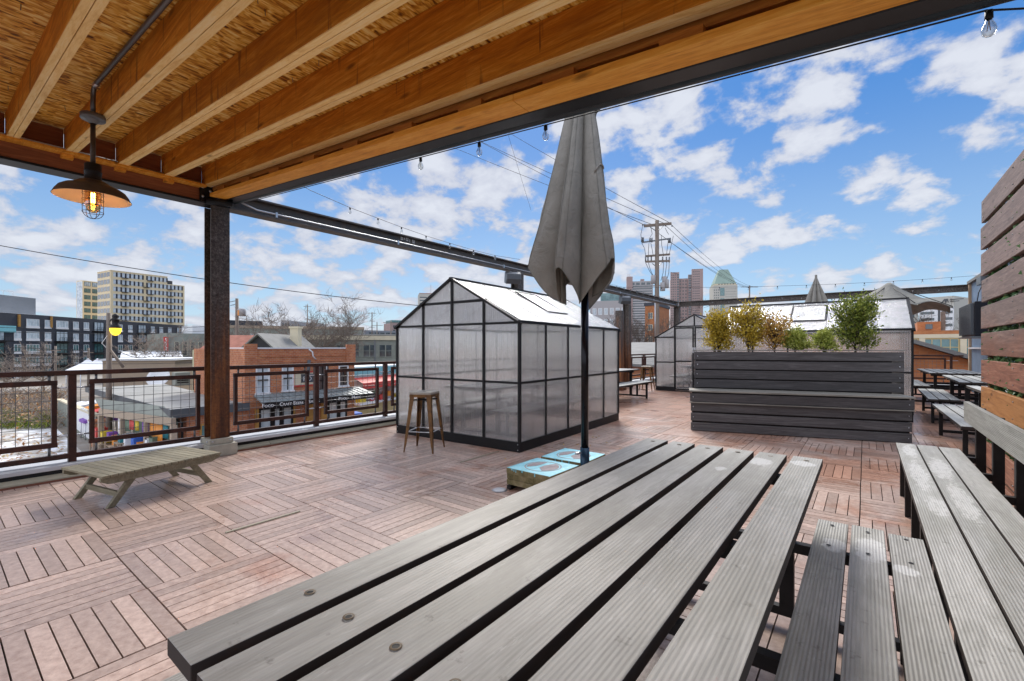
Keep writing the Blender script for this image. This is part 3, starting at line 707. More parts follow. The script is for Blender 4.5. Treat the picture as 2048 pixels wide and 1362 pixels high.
# ================================================================== GREENHOUSES
GW,GL,GB,GE,GR=1.165,3.2,.13,1.66,2.31
def greenhouse(label,loc_,rz,door):
    t=thing('greenhouse',label,'greenhouse',loc_,rz,'small polycarbonate greenhouses')
    fr=M['gh_frame']
    m=MB(); b=.03
    m.box(-GW-.012,-.012,.0,GW+.012,b,GB); m.box(-GW-.012,GL-b,0,GW+.012,GL+.012,GB)
    for s in (-1,1): m.box(s*(GW+.012),b+.0005,0,s*(GW-b),GL-b-.0005,GB)
    if door:
        m=MB(); m.box(-GW-.012,-.012,0,-GW/2-.02,b,GB); m.box(GW/2+.02,-.012,0,GW+.012,b,GB); m.box(-GW-.012,GL-b,0,GW+.012,GL+.012,GB); m.box(-GW/2-.019,-.012,0,GW/2+.019,b,.03)
        for s in (-1,1): m.box(s*(GW+.012),b+.0005,0,s*(GW-b),GL-b-.0005,GB)
    bs=loc(m,'base',fr,t,bevel=.004)
    m=MB()
    for x in (-GW,GW):
        for y in (-.013,):
            for z in (.03,.10): m.tube([(x*.985,y,z),(x*.985,y-.006,z)],.006,6)
    loc(m,'base_bolt',M['zinc'],bs)
    m=MB(); w=.035
    sl=(GR-GE)/GW
    for s in (-1,1):
        for y in (0,GL): m.box(s*GW-w/2,y-w/2,GB+.0005,s*GW+w/2,y+w/2,GE)
        m.bar((s*(GW+.005),-.035,GE+.008),(s*(GW+.005),GL+.035,GE+.008),.05,.035)     # eave
        m.bar((s*GW,w/2,.885),(s*GW,GL-w/2,.885),.02,.03)
        for k in range(1,5): m.box(s*GW-.012,k*GL/5-.014,GB+.0005,s*GW+.012,k*GL/5+.014,GE-.011)
        for y in (-.02,GL+.02): m.bar((s*(GW+.04),y,GE-.02),(s*.012,y,GR+.002),.045,.03)
        for k in range(1,5): m.bar((s*(GW-.03),k*GL/5,GE+.038),(s*.02,k*GL/5,GR+.002),.016,.018)
    m.bar((0,-.04,GR+.01),(0,GL+.04,GR+.01),.05,.035)                               # ridge
    for y in (0,GL):
        isd=door and y==0
        m.box(-.018,y-.016,GB+.0005 if not isd else 2.0,.018,y+.016,GR-.02)
        for s in (-1,1):
            m.box(s*GW/2-.016,y-.016,GB+.0005 if not isd else .0305,s*GW/2+.016,y+.016,GE+(GR-GE)/2-.02)
            for (xa,xb) in ((s*(GW-.018),s*(GW/2+.0165)),(s*(GW/2-.0165),s*.0185)):
                inner=abs(xa)<GW/2
                if not(isd and inner): m.bar((xa,y,.885),(xb,y,.885),.02,.028); m.bar((xa,y,GE+.001),(xb,y,GE+.001),.02,.03)
        m.bar((-GW/2-.05,y,GE+(GR-GE)/2-.005),(GW/2+.05,y,GE+(GR-GE)/2-.005),.022,.035)
    loc(m,'frame',fr,t)
    pn=M['pane']
    for s in (-1,1):
        for k in range(5):
            y0,y1=k*GL/5+.012,(k+1)*GL/5-.012
            m=MB(); m.box(s*GW-.004,y0,GB,s*GW+.004,y1,GE); loc(m,'side_pane',pn,t)
            m=MB(); v=[]
            for (x,z) in ((GW+.02,GE+.020),(.008,GR+.001)):
                for y in (k*GL/5+.006,(k+1)*GL/5-.006): v.append((s*x,y,z)); v.append((s*x,y,z+.010))
            m._add(v,[(0,2,6,4),(1,5,7,3),(0,4,5,1),(2,3,7,6),(0,1,3,2),(4,6,7,5)]); loc(m,'roof_pane',M['roof_pane'],t)
    for y in (0,GL):
        isd=door and y==0
        for a,b_ in ((-GW,-GW/2),(-GW/2,0),(0,GW/2),(GW/2,GW)):
            if isd and abs(a+b_)<GW: continue
            za=GE+(GW-abs(a))*sl; zb=GE+(GW-abs(b_))*sl
            m=MB(); m.prism([(a+.008,GB),(b_-.008,GB),(b_-.008,zb-.02),(a+.008,za-.02)],'y',y-.004,y+.004); loc(m,'gable_pane',pn,t)
        if isd:
            for s in (-1,1):
                m=MB(); m.prism([(s*.01,1.985),(s*GW/2,1.985),(s*.01,GR-.03)],'y',-.004,.004); loc(m,'gable_pane',pn,t)
                m=MB(); a,b_=(s*.03,s*(GW/2-.02)); 
                for x in (a,b_): m.box(x-.02,-.028,.05,x+.02,.0-.002,1.95)
                lo,hi=min(a,b_)+.02,max(a,b_)-.02
                for z in (.07,.92,1.93): m.box(lo,-.027,z-.02,hi,-.003,z+.02)
                d=loc(m,'door',fr,t)
                m=MB(); m.box(lo,-.018,.09,hi,-.012,1.91); loc(m,'door_pane',pn,d)
                m=MB(); m.tube([(s*.03,-.03,1.22),(s*.03,-.065,1.22),(s*.03,-.065,1.30),(s*.03,-.03,1.30)],.008,6); m.box(s*.03-.014,-.034,1.18,s*.03+.014,-.0285,1.34); loc(m,'handle',M['zinc'],d)
    # roof vent on the +x slope, middle bay
    y0,y1=2*GL/5+.02,3*GL/5-.02
    def P(f,dz): x=GW*(1-f); return (x,GE+(GR-GE)*f+dz)
    m=MB(); 
    for f in (.30,.84): x,z=P(f,.040); m.bar((x,y0,z),(x,y1,z),.022,.014)
    for y in (y0,y1): xa,za=P(.30,.040); xb,zb=P(.84,.040); m.bar((xa-.011,y,za),(xb+.011,y,zb),.016,.014)
    vf=loc(m,'vent',fr,t)
    m=MB(); v=[]
    for f in (.31,.83):
        x,z=P(f,.036)
        for y in (y0+.01,y1-.01): v.append((x,y,z)); v.append((x,y,z+.008))
    m._add(v,[(0,2,6,4),(1,5,7,3),(0,4,5,1),(2,3,7,6),(0,1,3,2),(4,6,7,5)]); loc(m,'vent_pane',M['roof_pane'],vf)
    return t
g1=greenhouse('near black framed greenhouse with clear ribbed panels standing behind the bar stool',(-4.646,4.609,0),math.radians(2.2),False)
g2=greenhouse('far greenhouse with double doors in its gable, left of the dark planter bench',(-4.03,14.1,0),0,True)
g3=greenhouse('greenhouse seen side on behind the planter bench and its shrubs',(-2.55,11.95,0),math.radians(-89),False)

# ================================================================== PARASOLS AND THEIR BASE SLABS
def parasol_canopy(ax,ay,ztip,zw,zapex,rmax,n=6,seed=1,rot=0.,flare=1.,mat=None,hem=.42,droop=(0,0)):
    rr=random.Random(seed); am=[rr.uniform(.86,1.14) for _ in range(n)]; tip=[rr.uniform(-.10,.09) for _ in range(n)]; dp=[rr.uniform(.26,.5) for _ in range(n)]
    m=MB(); NA,NH=n*32,56; vs=[];fs=[]
    for i in range(NH+1):
        f=i/NH
        for j in range(NA):
            a=2*PI*j/NA; q=(a/(2*PI)*n); k=int(q)%n; u=q-int(q)
            sfold=abs(math.sin(PI*u))
            s=sfold**.66
            # lean of every fold to one side
            a2=a+rot+.10*math.sin(2*PI*u)*f
            tz=ztip+tip[k]*(1-u)+tip[(k+1)%n]*u
            hz=tz+hem*(sfold**1.15)*(.75+.35*(am[k]-.8)/.3)
            z=zapex-(zapex-hz)*f
            d=(zapex-z)
            R0=rmax*min(1.,(d/(zapex-zw)))**1.0
            lowf=max(0.,(zw-z)/(zw-ztip+1e-6)); 
            R1=R0*(1-.03*lowf**1.5)
            ri=R1*(dp[k]*(1-u)+dp[(k+1)%n]*u+.12*(1-f))
            r=ri+(R1*am[k]-ri)*s
            wob=mnoise.noise(Vector((math.cos(a)*2.2,math.sin(a)*2.2,z*2.4+seed*7)))*.030*f+mnoise.noise(Vector((math.cos(a)*4.5,math.sin(a)*4.5,z*1.3+seed)))*.022*f + mnoise.noise(Vector((math.cos(a)*7,math.sin(a)*7,z*6+seed*3)))*.010*f*f
            r=max(.035,r+wob)
            vs.append((ax+r*math.cos(a2)+droop[0]*f,ay+r*math.sin(a2)+droop[1]*f,z))
    for i in range(NH):
        for j in range(NA):
            a=i*NA+j; b=i*NA+(j+1)%NA; fs.append((a,b,b+NA,a+NA))
    m._add(vs,fs,0,True); m.grid=(vs,NA,NH); return m,n,rot
UX,UY=-2.15,3.93
t=thing('parasol','big closed taupe parasol on a gloss black pole beside the turquoise slabs','parasol',(UX,UY,0),0,'parasols')
m,n,rot=parasol_canopy(UX,UY,1.76,2.12,4.32,.435,5,9,math.radians(-50),hem=.36,droop=(-.075*cY,-.075*sY))
c=m.build('canopy',M['fabric'],t)
gv,NA,NH=m.grid; m=MB(); ctr=Vector((UX,UY,0))
def gp(i,j,out=.003):
    p=Vector(gv[i*NA+j%NA]); d=Vector((p.x-UX,p.y-UY,0)); return p+d.normalized()*out
for k in range(5):
    for o in (0,10,20): m.tube([gp(i,k*32+o) for i in range(6,NH+1,2)],.0035 if o==0 else .0022,4)
m.tube([gp(NH,j,0.) for j in range(NA+1)],.0045,4,cap=False)
m.build('seam',M['fabric_pale'],c)
m=MB(); zi=int(NH*.60); m.tube([gp(zi,j,.012) for j in range(8,24,2)],.009,4); m.build('tie_strap',M['fabric'],c)
m=MB()
vsx=[]
for k in range(5):
    a=rot+2*PI*k/5
    pts=[]
    for i in range(12):
        f=i/11; z=4.25-(4.25-2.10)*f; d=4.32-z; R0=.43*min(1,d/2.2)**.92; low=max(0,(2.12-z)/.36); r=R0*(1-.16*low**1.5)*(.50+.15*(1-f))
        pts.append((UX+max(.02,r-.012)*math.cos(a),UY+max(.02,r-.012)*math.sin(a),z))
    m.tube(pts,.008,5)
m.build('rib',M['steel_black'],t)
m,_,_=parasol_canopy(UX,UY,3.60,3.70,4.345,.165,5,9,math.radians(-50),hem=.10); m.build('vent_flap',M['fabric'],t)
m=MB(); m.lathe([(.05,4.30),(.06,4.335),(.03,4.37),(.012,4.40),(.0,4.41)],(UX,UY,0),16); m.build('finial',M['fabric'],t)
m=MB(); m.tube([(UX,UY,.36),(UX,UY,4.3)],.034,18); m.tube([(UX,UY,.36),(UX,UY,2.0)],.0365,18); m.build('pole',M['pole_black'],t)
m=MB(); m.tube([(UX,UY,.05),(UX,UY,.37)],.044,18); bt=m.build('base_tube',M['pole_blue'],t)
m=MB(); m.tube([(UX-.02,UY-.05,.325),(UX-.035,UY-.085,.325)],.012,8); m.lathe([(.0,.0),(.02,.0),(.02,.02),(0,.02)],(UX-.035,UY-.09,.315),10); m.build('clamp_knob',M['zinc'],bt)
m=MB(); m.box(-.03,-.62,.012,.03,.62,.045,0,Matrix.Translation((UX,UY,0))); m.box(-.62,-.03,.013,.62,.03,.044,0,Matrix.Translation((UX,UY,0)))
for sx in (-1,1): m.box(-.022,-.56,.008,.022,.56,.043,0,Matrix.Translation((UX+sx*.5,UY,0)))
for q in range(4):
    a=q*PI/2; m.tube([(UX+.6*math.cos(a),UY+.6*math.sin(a),0.),(UX+.6*math.cos(a),UY+.6*math.sin(a),.02)],.05,10)
m.build('base_frame',M['steel_black'],t)
slabdesc={(0,0):('turquoise painted concrete slab with worn round emblem, topmost of the stack nearest the picnic table','tan mossy slab, middle one of the stack under the nearer turquoise slab','lowest mossy slab of the stack under the nearer turquoise slab'),
          (0,1):('turquoise painted slab with worn emblem lying right behind the parasol pole','tan slab under the farther turquoise slab, middle of that stack','lowest slab of the farther stack behind the parasol pole')}
for (i,j),(la,lb,lc) in slabdesc.items():
    x0=UX-.035-.50; y0=UY-.03-.51 if j==0 else UY+.035; rz=math.radians(1.2 if j else -1.)
    for k,lab in enumerate((lc,lb,la)):
        z0=.046+k*.0515; cx,cy=x0+.25+R.uniform(-.006,.006),y0+.25+R.uniform(-.006,.006)
        mt=Matrix.Translation((cx,cy,0))@Matrix.Rotation(rz+R.uniform(-.012,.012),4,'Z')
        m=MB(); m.box(-.25,-.25,z0,.25,.25,z0+.05,0,mt)
        if k<2: tag(m.build('paving_slab',M['slab'],bevel=.004),lab,'slab','weight slabs on the parasol base'); continue
        tt=thing('paving_slab',lab,'slab',(cx,cy,z0),0,'weight slabs on the parasol base')
        m.build('slab_body',M['slab'],tt,bevel=.004)
        m=MB(); m.box(-.246,-.246,z0+.0505,.246,.246,z0+.0525,0,mt)
        for q in range(5): x=R.uniform(-.22,.1); m.box(x,-.2525,z0+.05-R.uniform(.012,.035),x+R.uniform(.008,.02),-.2505,z0+.05,0,mt)
        pt=m.build('painted_top',M['blue_paint'],tt)
        m=MB(); zz=z0+.0545
        def ell(cx_,cy_,rx,ry,a0,a1,n_=18): return [(cx_+rx*math.cos(a0+(a1-a0)*q/n_),cy_+ry*math.sin(a0+(a1-a0)*q/n_)) for q in range(n_+1)]
        right=ell(0,0,.155,.155,-1.05,1.25)+[(.02,.10),(-.005,.02),(.0,-.06)]
        left=ell(0,0,.155,.155,1.9,3.9)+[(-.06,-.02),(-.05,.09)]
        for pl in (right,left): m.prism([(p[0],p[1]) for p in pl],'z',zz-.0015,zz,0,mt)
        ring=[]; 
        for q in range(40):
            a0,a1=2*PI*q/40,2*PI*(q+1)/40
            m.prism([(.168*math.cos(a0),.168*math.sin(a0)),(.178*math.cos(a0),.178*math.sin(a0)),(.178*math.cos(a1),.178*math.sin(a1)),(.168*math.cos(a1),.168*math.sin(a1))],'z',zz-.0015,zz-.0002,0,mt)
        m.build('emblem',M['emblem'],pt)
m=MB(); m.lathe([(.0,.0),(.06,.0),(.075,.004),(.05,.014),(.0,.016)],(UX-.56,UY-.62,0),14); tag(m.build('foot_pad',M['white_paint']),'small white plastic foot pad on the deck at the corner of the slab stack','foot pad')
# far parasols
p=dep(1632,600,15.5)
t=thing('parasol','far closed grey parasol rising behind the side-on greenhouse','parasol',(p.x,p.y,0),0,'parasols')
m,_,_=parasol_canopy(p.x,p.y,1.95,2.2,zat(551,15.5)+.02,.60,8,11,.2); m.build('canopy',M['fabric'],t)
m=MB(); m.tube([(p.x,p.y,0),(p.x,p.y,3.6)],.03,10); m.build('pole',M['pole_black'],t)
p=dep(1778,600,13.2); zt=zat(566,13.2)
t=thing('parasol','half open drooping grey parasol behind the side-on greenhouse, at the right','parasol',(p.x,p.y,0),0,'parasols')
m=MB(); NA,NH=96,14; vs=[];fs=[]
for i in range(NH+1):
    f=i/NH
    for j in range(NA):
        a=2*PI*j/NA; q=a/(2*PI)*8; u=q-int(q); e=1-.10*math.sin(PI*u)*f
        r=.04+1.38*f*e; z=zt-.80*f**.92+ .20*math.sin(PI*f)*-.35*1.0+.14*math.sin(PI*u)*f**1.5
        z-= .10*f*math.cos(a-.3)
        vs.append((p.x+r*math.cos(a+.35),p.y+r*math.sin(a+.35),z))
for i in range(NH):
    for j in range(NA):
        a=i*NA+j; b=i*NA+(j+1)%NA; fs.append((a,b,b+NA,a+NA))
m._add(vs,fs,0,True); c=m.build('canopy',M['fabric_pale'],t); sd=c.modifiers.new('thick','SOLIDIFY'); sd.thickness=.006
m=MB(); m.tube([(p.x,p.y,0),(p.x,p.y,zt)],.03,10); m.build('pole',M['pole_black'],t)
m=MB()
for k in range(8):
    a=2*PI*k/8+.35; m.tube([(p.x,p.y,zt-.05),(p.x+1.4*math.cos(a),p.y+1.4*math.sin(a),zt-.74-.1*math.cos(a-.65))],.01,5)
m.build('rib',M['steel_black'],t)

# ================================================================== PICNIC TABLES
def picnic(label,cx,cy,rz,mt,ms,L=2.55,off=.648,hero=False):
    t=thing('picnic_table',label,'picnic table',(cx,cy,0),rz,'picnic tables with attached benches')
    m=MB(); w,g=.1305,.0294
    for k in range(6):
        x=-.465+k*(w+g); e=R.uniform(-.004,.004); dz=R.uniform(-.002,.002)
        m.board(x,-L/2+e,.724+dz,x+w,L/2+R.uniform(-.008,.008),.76+dz)
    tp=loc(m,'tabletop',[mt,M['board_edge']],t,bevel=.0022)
    for k in range(6 if hero else 0):
        x=-.465+k*(w+g)+w/2
        for y in (-L/2+.26,L/2-.085):
            m=MB(); m.lathe([(.0,.7617),(.0075,.7617)],(x,y,0),10); m.lathe([(.0078,.7625),(.0125,.7623),(.0127,.7615)],(x,y,0),14,1); loc(m,'screw_head',[M['steel_black'],M['screw_ring']],tp)
    for s in (-1,1):
        m=MB(); wb,gb=.126,.0135
        for k in range(3):
            x=s*off-.2025+k*(wb+gb); dz=R.uniform(-.002,.002); m.board(x,-L/2+.02+R.uniform(-.02,.02),.414+dz,x+wb,L/2+(.0,.012,-.02)[k],.45+dz)
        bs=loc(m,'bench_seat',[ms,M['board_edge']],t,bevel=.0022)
        for k in range(3 if hero and s>0 else 0):
            x=s*off-.2025+k*(wb+gb)+wb/2
            for y in (L/2-.07,L/2-.36): m=MB(); m.lathe([(.0,.4535),(.009,.4535)],(x,y,0),12); loc(m,'screw_head',M['steel_black'],bs)
    sk=M['steel_black']
    for y in (-L/2+.30,0,L/2-.30):
        m=MB(); m.box(-.42,y-.025,.673,.42,y+.025,.7205); m.box(-off-.17,y-.02,.365,off+.17,y+.02,.4105)
        if y!=0: m.box(-off-.107,y-.019,.05,off+.107,y+.019,.09)
        loc(m,'cross_bar',sk,t)
        if y==0: continue
        for s in (-1,1):
            m=MB(); m.box(s*.34-.03,y-.0201,.0905,s*.34+.03,y+.0201,.3645); m.box(s*.34-.03,y-.0201,.411,s*.34+.03,y+.0201,.6725); loc(m,'table_leg',sk,t)
            for o in (-.13,.13):
                m=MB(); m.box(s*off+o-.022,y-.0201,0,s*off+o+.022,y+.0201,.3645) if abs(s*off+o)>off else m.box(s*off+o-.022,y-.0201,.0905,s*off+o+.022,y+.0201,.3645)
                loc(m,'bench_leg',sk,t)
    return t
picnic('long grey picnic table filling the foreground under the canopy',-.638,1.575,0,M['table'],M['seat'],hero=True)
pt=picnic('picnic table with attached bench behind the near greenhouse by the street railing',-5.3,10.6,0,M['grey_obj'],M['grey_obj'],L=2.6)
dup(pt,(-4.68,6.2,0),math.radians(2.2),'picnic table standing blurred inside the near greenhouse')
dup(pt,(-4.03,15.75,0),0,'picnic table standing blurred inside the far greenhouse with doors')
dup(pt,(1.70,8.5,0),math.radians(.5),'picnic table nearest the end of the board fence, half hidden behind it')
dup(pt,(1.74,11.95,0),math.radians(-.8),'picnic table right of the dark planter bench, middle one of the row')
dup(pt,(1.62,15.5,0),math.radians(1),'picnic table at the far right against the far railing, last of the row')

# bench with backrest along the fence
t=thing('park_bench','long grey slatted bench with a single backrest board along the board fence','bench',(.44,3.4,0))
m=MB()
for k in range(3):
    x=.228+k*.1465; m.board(x,1.15+R.uniform(-.02,.02),.414,x+.136,5.60+R.uniform(-.02,.03),.45+R.uniform(-.002,.002))
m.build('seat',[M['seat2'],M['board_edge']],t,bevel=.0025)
m=MB(); m.box(.695,1.15,.69,.731,5.68,.862); m.build('backrest',M['backrest'],t,bevel=.003)
for y in (5.42,4.78,4.14,3.5,2.86,2.22,1.58):
    m=MB(); m.box(.25,y-.025,0,.30,y+.025,.365); m.build('leg',M['steel_black'],t)
    m=MB(); m.box(.735,y-.025,0,.795,y+.025,.83); m.build('back_post',M['steel_black'],t)
    m=MB(); m.box(.2505,y-.022,.3655,.734,y+.022,.4135); m.build('cross_bar',M['steel_black'],t)

# ================================================================== PLANTER BENCH
PR=math.radians(16.9); PO=Vector((-2.235,7.58,0))
t=thing('planter_bench','tall charcoal board planter with a built-in seat, rows of shrubs growing in it','planter bench',tuple(PO),PR)
PL=2.89
m=MB()
zs=[(.010,.138),(.164,.292),(.318,.446)]
for a,b in zs: m.box(.012,.0,a,PL-.012,.024,b)
m.box(0,-.03,.478,PL+.006,-.006,.608)
m.build('front_board',M['planter'],t,world=False,bevel=.004)
m=MB(); m.box(-.006,-.04,.452,PL+.006,.02,.4695); m.box(-.01,-.045,.628,PL+.012,.13,.655); m.box(-.01,.136,.628,PL+.012,.275,.655); m.box(-.01,.281,.628,PL+.012,.418,.655); m.build('seat',M['planter_seat'],t,world=False,bevel=.004)
m=MB()
for k in range(4): z=.672+k*.1545; m.box(.07,.42+R.uniform(-.002,.002),z,PL+.05,.444,z+.133)
m.build('back_board',M['planter'],t,world=False,bevel=.004)
for z in [.074,.228,.382]+[.54]+[.738+k*.1545 for k in range(4)]:
    y=.0 if z<.5 else (-.03 if z<.6 else .42)
    for x in ((.05,PL-.05) if z<.6 else (.12,PL)):
        m=MB(); m.tube([(x+R.uniform(-.01,.01),y-.001,z+R.uniform(-.02,.02)),(x,y-.004,z)],.006,6); m.build('screw_head',M['zinc'],t,world=False)
m=MB(); m.box(.05,.415,1.288,PL+.06,.465,1.303); m.box(.055,.90,1.285,PL+.055,.95,1.30); m.build('cap_board',M['planter_seat'],t,world=False,bevel=.003)
m=MB(); m.box(.03,.03,.005,PL-.03,.41,.62); m.box(.09,.446,.0,PL-.09,.90,1.24); m.build('inner_box',M['steel_black'],t,world=False)
for x in (.03,PL-.045):
    m=MB()
    for k in range(8): m.box(x if k<4 or x<1 else x+.09,.026 if k<4 else .452,.004+k*.155,(x if k<4 or x<1 else x+.09)+.018,.41 if k<4 else .91,.142+k*.155)
    m.build('end_board',M['planter'],t,world=False,bevel=.003)
m=MB(); m.box(.1,.45,1.2405,PL-.1,.895,1.262); m.build('soil',M['bark_dark'],t,world=False)
M44=Matrix.Translation(PO)@Matrix.Rotation(PR,4,'Z')
def on_planter(u,yl):
    r=ray(u,695); best=None
    a=M44@Vector((0,yl,0)); d=(M44@Vector((1,yl,0)))-a
    # intersect r*t = a + d*s
    det=r[0]*(-d.y)-(-d.x)*r[1]; tt=(a.x*(-d.y)-(-d.x)*a.y)/det
    return Vector((r[0]*tt,r[1]*tt,1.262)),tt
def shrub(label,u,vtop,wpx,mat,n,kind,seed,yl=.66):
    p,dp=on_planter(u,yl); rr=random.Random(seed); h=zat(vtop,dp)-1.262; w=wpx*1.22*dp/912/2
    t=thing('shrub',label,'shrub',tuple(p),0,'shrubs in the planter bench')
    st=MB(); lf=MB(); twigs=[]
    for k in range({'col':44,'bush':52,'fir':34}[kind]):
        a=rr.uniform(0,2*PI); f=rr.random()
        if kind=='fir':
            z0=h*f*.7; rad=w*(1.05-.8*f)*rr.uniform(.6,1.05); ze_=z0+h*.25*rr.uniform(.2,1.3)
        else:
            z0=h*f*.6; ze_=z0+h*rr.uniform(.12,.42)
            q=min(1,ze_/h); prof=(.78+.3*q) if kind=='col' else (.75+.75*q if q<.4 else 1.2-.75*(q-.4))
            rad=w*prof*rr.uniform(.35,1.0)
        if k<11 and kind!='fir': a=rr.uniform(0,2*PI); rad=w*rr.uniform(.1,1.0); z0=h*.3; ze_=h*rr.uniform(.72,1.03)
        b=p+Vector((rr.uniform(-.02,.02),rr.uniform(-.02,.02),z0*.8)); e=p+Vector((rad*math.cos(a),rad*math.sin(a)*.8,ze_))
        mid=b.lerp(e,.5)+Vector((rr.uniform(-.03,.03),rr.uniform(-.03,.03),rr.uniform(-.01,.05)))
        st.tube([b,mid,e],[.006,.004,.002],4); twigs.append((b,mid,e))
    st.tube([p,p+Vector((0,0,h*.75))],[.013,.004],5)
    for k in range(n):
        b,mid,e=rr.choice(twigs); q=.15+.85*rr.random()**.6
        c=b.lerp(mid,q*2) if q<.5 else mid.lerp(e,q*2-1)
        sg_=.045 if kind!='fir' else .03
        c=c+Vector((rr.gauss(0,sg_),rr.gauss(0,sg_),rr.gauss(0,sg_)))
        if c.z<1.27: c.z=1.27+rr.random()*.05
        d=(e-b).normalized()*.8+Vector((rr.gauss(0,.8),rr.gauss(0,.8),rr.gauss(.35,.7)))
        lf.leaf(c,d,Vector((rr.gauss(0,1),rr.gauss(0,1),rr.gauss(0,1))),rr.uniform(.03,.058),rr.uniform(.015,.028))
    st.build('stem',M['bark_dark'],t); lf.build('foliage',mat,t); return t
shrub('dense olive gold columnar shrub, leftmost on the planter bench',1436,622,52,M['leaf_olive'],3900,'col',1)
shrub('tallest olive gold shrub with a ragged pointed top, second from the left on the planter',1497,600,66,M['leaf_olive'],3300,'bush',2)
shrub('thin rusty shrub with bare patches, leaning right, third from the left on the planter',1549,628,58,M['leaf_rust'],1500,'bush',3,.7)
shrub('low pale green fir-like shrub between the rusty shrub and the bare gap',1590,655,54,M['leaf_fir'],2200,'fir',4,.62)
shrub('low pale green fir-like shrub just left of the big green shrub',1648,662,50,M['leaf_fir'],2000,'fir',5,.62)
shrub('biggest dark green bushy shrub, rightmost on the planter bench',1711,590,74,M['leaf_green'],5200,'bush',6,.72)

# ================================================================== BOARD FENCE WITH IVY
t=thing('board_fence','tall fence of wide brown horizontal boards with gaps of ivy between them','fence',(1.0,5,0))
m=MB(); zt=2.925; k=0
while zt>.05:
    z0=max(.02,zt-.235)
    if k==7:
        mo=MB(); mo.box(1.0,2.7,z0,1.038,7.07,zt); mo.build('fence_board',M['fence_orange'],t,bevel=.004)['label']='amber brown board, newer looking than the rest'
    else: m.box(1.0+R.uniform(-.002,.002),2.7,z0,1.038,7.07+R.uniform(-.015,.01),zt)
    zt-=.2865; k+=1
m.build('fence_boards',M['fence'],t,bevel=.004)
m=MB(); zt=2.925
while zt>.05:
    for y in (2.9,4.3,5.7,6.95):
        for dz in (.045,.19):
            if zt-dz>.03: m.tube([(1.001,y+R.uniform(-.012,.012),zt-dz),(.9965,y,zt-dz)],.0055,6)
    zt-=.2865
m.build('screw_head',M['conduit_dark'],t)
for y in (2.9,4.3,5.7,6.95):
    m=MB(); m.box(1.0395,y-.045,0,1.13,y+.045,2.88); m.build('post',M['fence'],t)
t=thing('ivy_screen','dark green ivy screen hanging behind the gaps of the board fence','ivy',(1.22,5,0))
m=MB(); rr=random.Random(3)
for k in range(11000):
    c=Vector((1.04+abs(rr.gauss(0,.05)),rr.uniform(2.8,7.0),rr.uniform(.1,2.86)))
    m.leaf(c,Vector((-.4+rr.gauss(0,.5),rr.gauss(0,1),rr.gauss(-.2,.8))),Vector((rr.gauss(0,1),rr.gauss(0,1),rr.gauss(0,1))),rr.uniform(.04,.075),rr.uniform(.03,.05))
m.build('foliage',M['leaf_ivy'],t)
m=MB(); m.box(1.26,2.75,0,1.30,7.0,2.86); m.build('backing',M['green'],t)

# ================================================================== BLUE SHED WALL AND BOX AT THE RIGHT
t=thing('corrugated_shed','blue grey corrugated metal wall at the far right with a tan corner post','shed',(2.6,14,0))
m=MB(); y=8.0
pf=[]
while y<19.8:
    pf+= [(2.62,y),(2.62,y+.06),(2.585,y+.085),(2.585,y+.145)]; y+=.17
pf+=[(2.62,19.8),(3.9,19.8),(3.9,8.0)]
m.prism(pf,'z',-.02,3.3); m.build('wall',M['corrugated'],t)
m=MB(); m.box(2.53,19.70,0,2.585,19.86,3.3); m.build('corner_post',M['tan_post'],t)
m=MB(); m.box(2.50,8,1.30,2.584,19.6,1.345); m.build('rail_trim',M['white_paint'],t)
m=MB(); m.box(2.5,8.,3.3,4.1,19.86,3.38); m.build('roof',M['grey_roof'],t)
m=MB(); m.box(2.44,17.3,3.05,2.584,17.9,3.25); m.build('junction_box',M['conduit_dark'],t)
u_=thing('wall_unit','black ribbed metal box mounted on the blue corrugated wall beside the fence end','wall unit',(2.35,16.6,1.6))
m=MB(); m.box(2.12,15.75,1.62,2.584,17.65,2.47); m.build('cabinet',M['unit_black'],u_,bevel=.01)
m=MB()
for k in range(17): y=15.85+k*.107; m.box(2.06,y,1.66,2.119,y+.045,2.43)
m.build('rib_grille',M['fascia'],u_)
m=MB(); m.box(2.06,15.72,1.58,2.58,17.68,1.615); m.build('drip_tray',M['conduit_dark'],u_)
m=MB(); m.tube([(2.5,17.4,3.06),(2.4,17.3,2.8),(2.35,17.2,2.48)],.012,5); m.build('cable',M['wirebk'],u_)

# ================================================================== STRING LIGHTS
BM={}
def bulb_mesh():
    m=MB(); m.lathe([(.0,.0),(.012,0),(.0125,-.03),(.010,-.032)],(0,0,0),10); o=m.build('socket',M['steel_black']); BM['s']=o.data; bpy.data.objects.remove(o)
    m=MB(); m.lathe([(.010,-.031),(.012,-.042),(.021,-.060),(.0225,-.072),(.019,-.087),(.009,-.096),(.0,-.0975)],(0,0,0),12); o=m.build('bulb',M['bulb']); BM['b']=o.data; bpy.data.objects.remove(o)
    m=MB(); m.tube([(0,0,-.035),(.004,0,-.074)],.0014,4); m.tube([(0,0,-.035),(-.005,.003,-.074)],.0014,4); o=m.build('filament',M['tan_post']); BM['f']=o.data; bpy.data.objects.remove(o)
bulb_mesh()
def strings(label,pts,bulbs,r=.004):
    t=thing('string_lights',label,'string lights',tuple(pts[0]),0,'strings of clear bulbs')
    m=MB(); m.tube(pts,r,5); m.build('cable',M['wirebk'],t)
    for b in bulbs:
        s=bpy.data.objects.new('socket',BM['s']); COL.objects.link(s); s.parent=t; s.location=Vector(b)-Vector(pts[0]); WM[s.name]=Matrix.Identity(4)
        for kk,nm in (('b','bulb'),('f','filament')):
            o=bpy.data.objects.new(nm,BM[kk]); COL.objects.link(o); o.parent=s
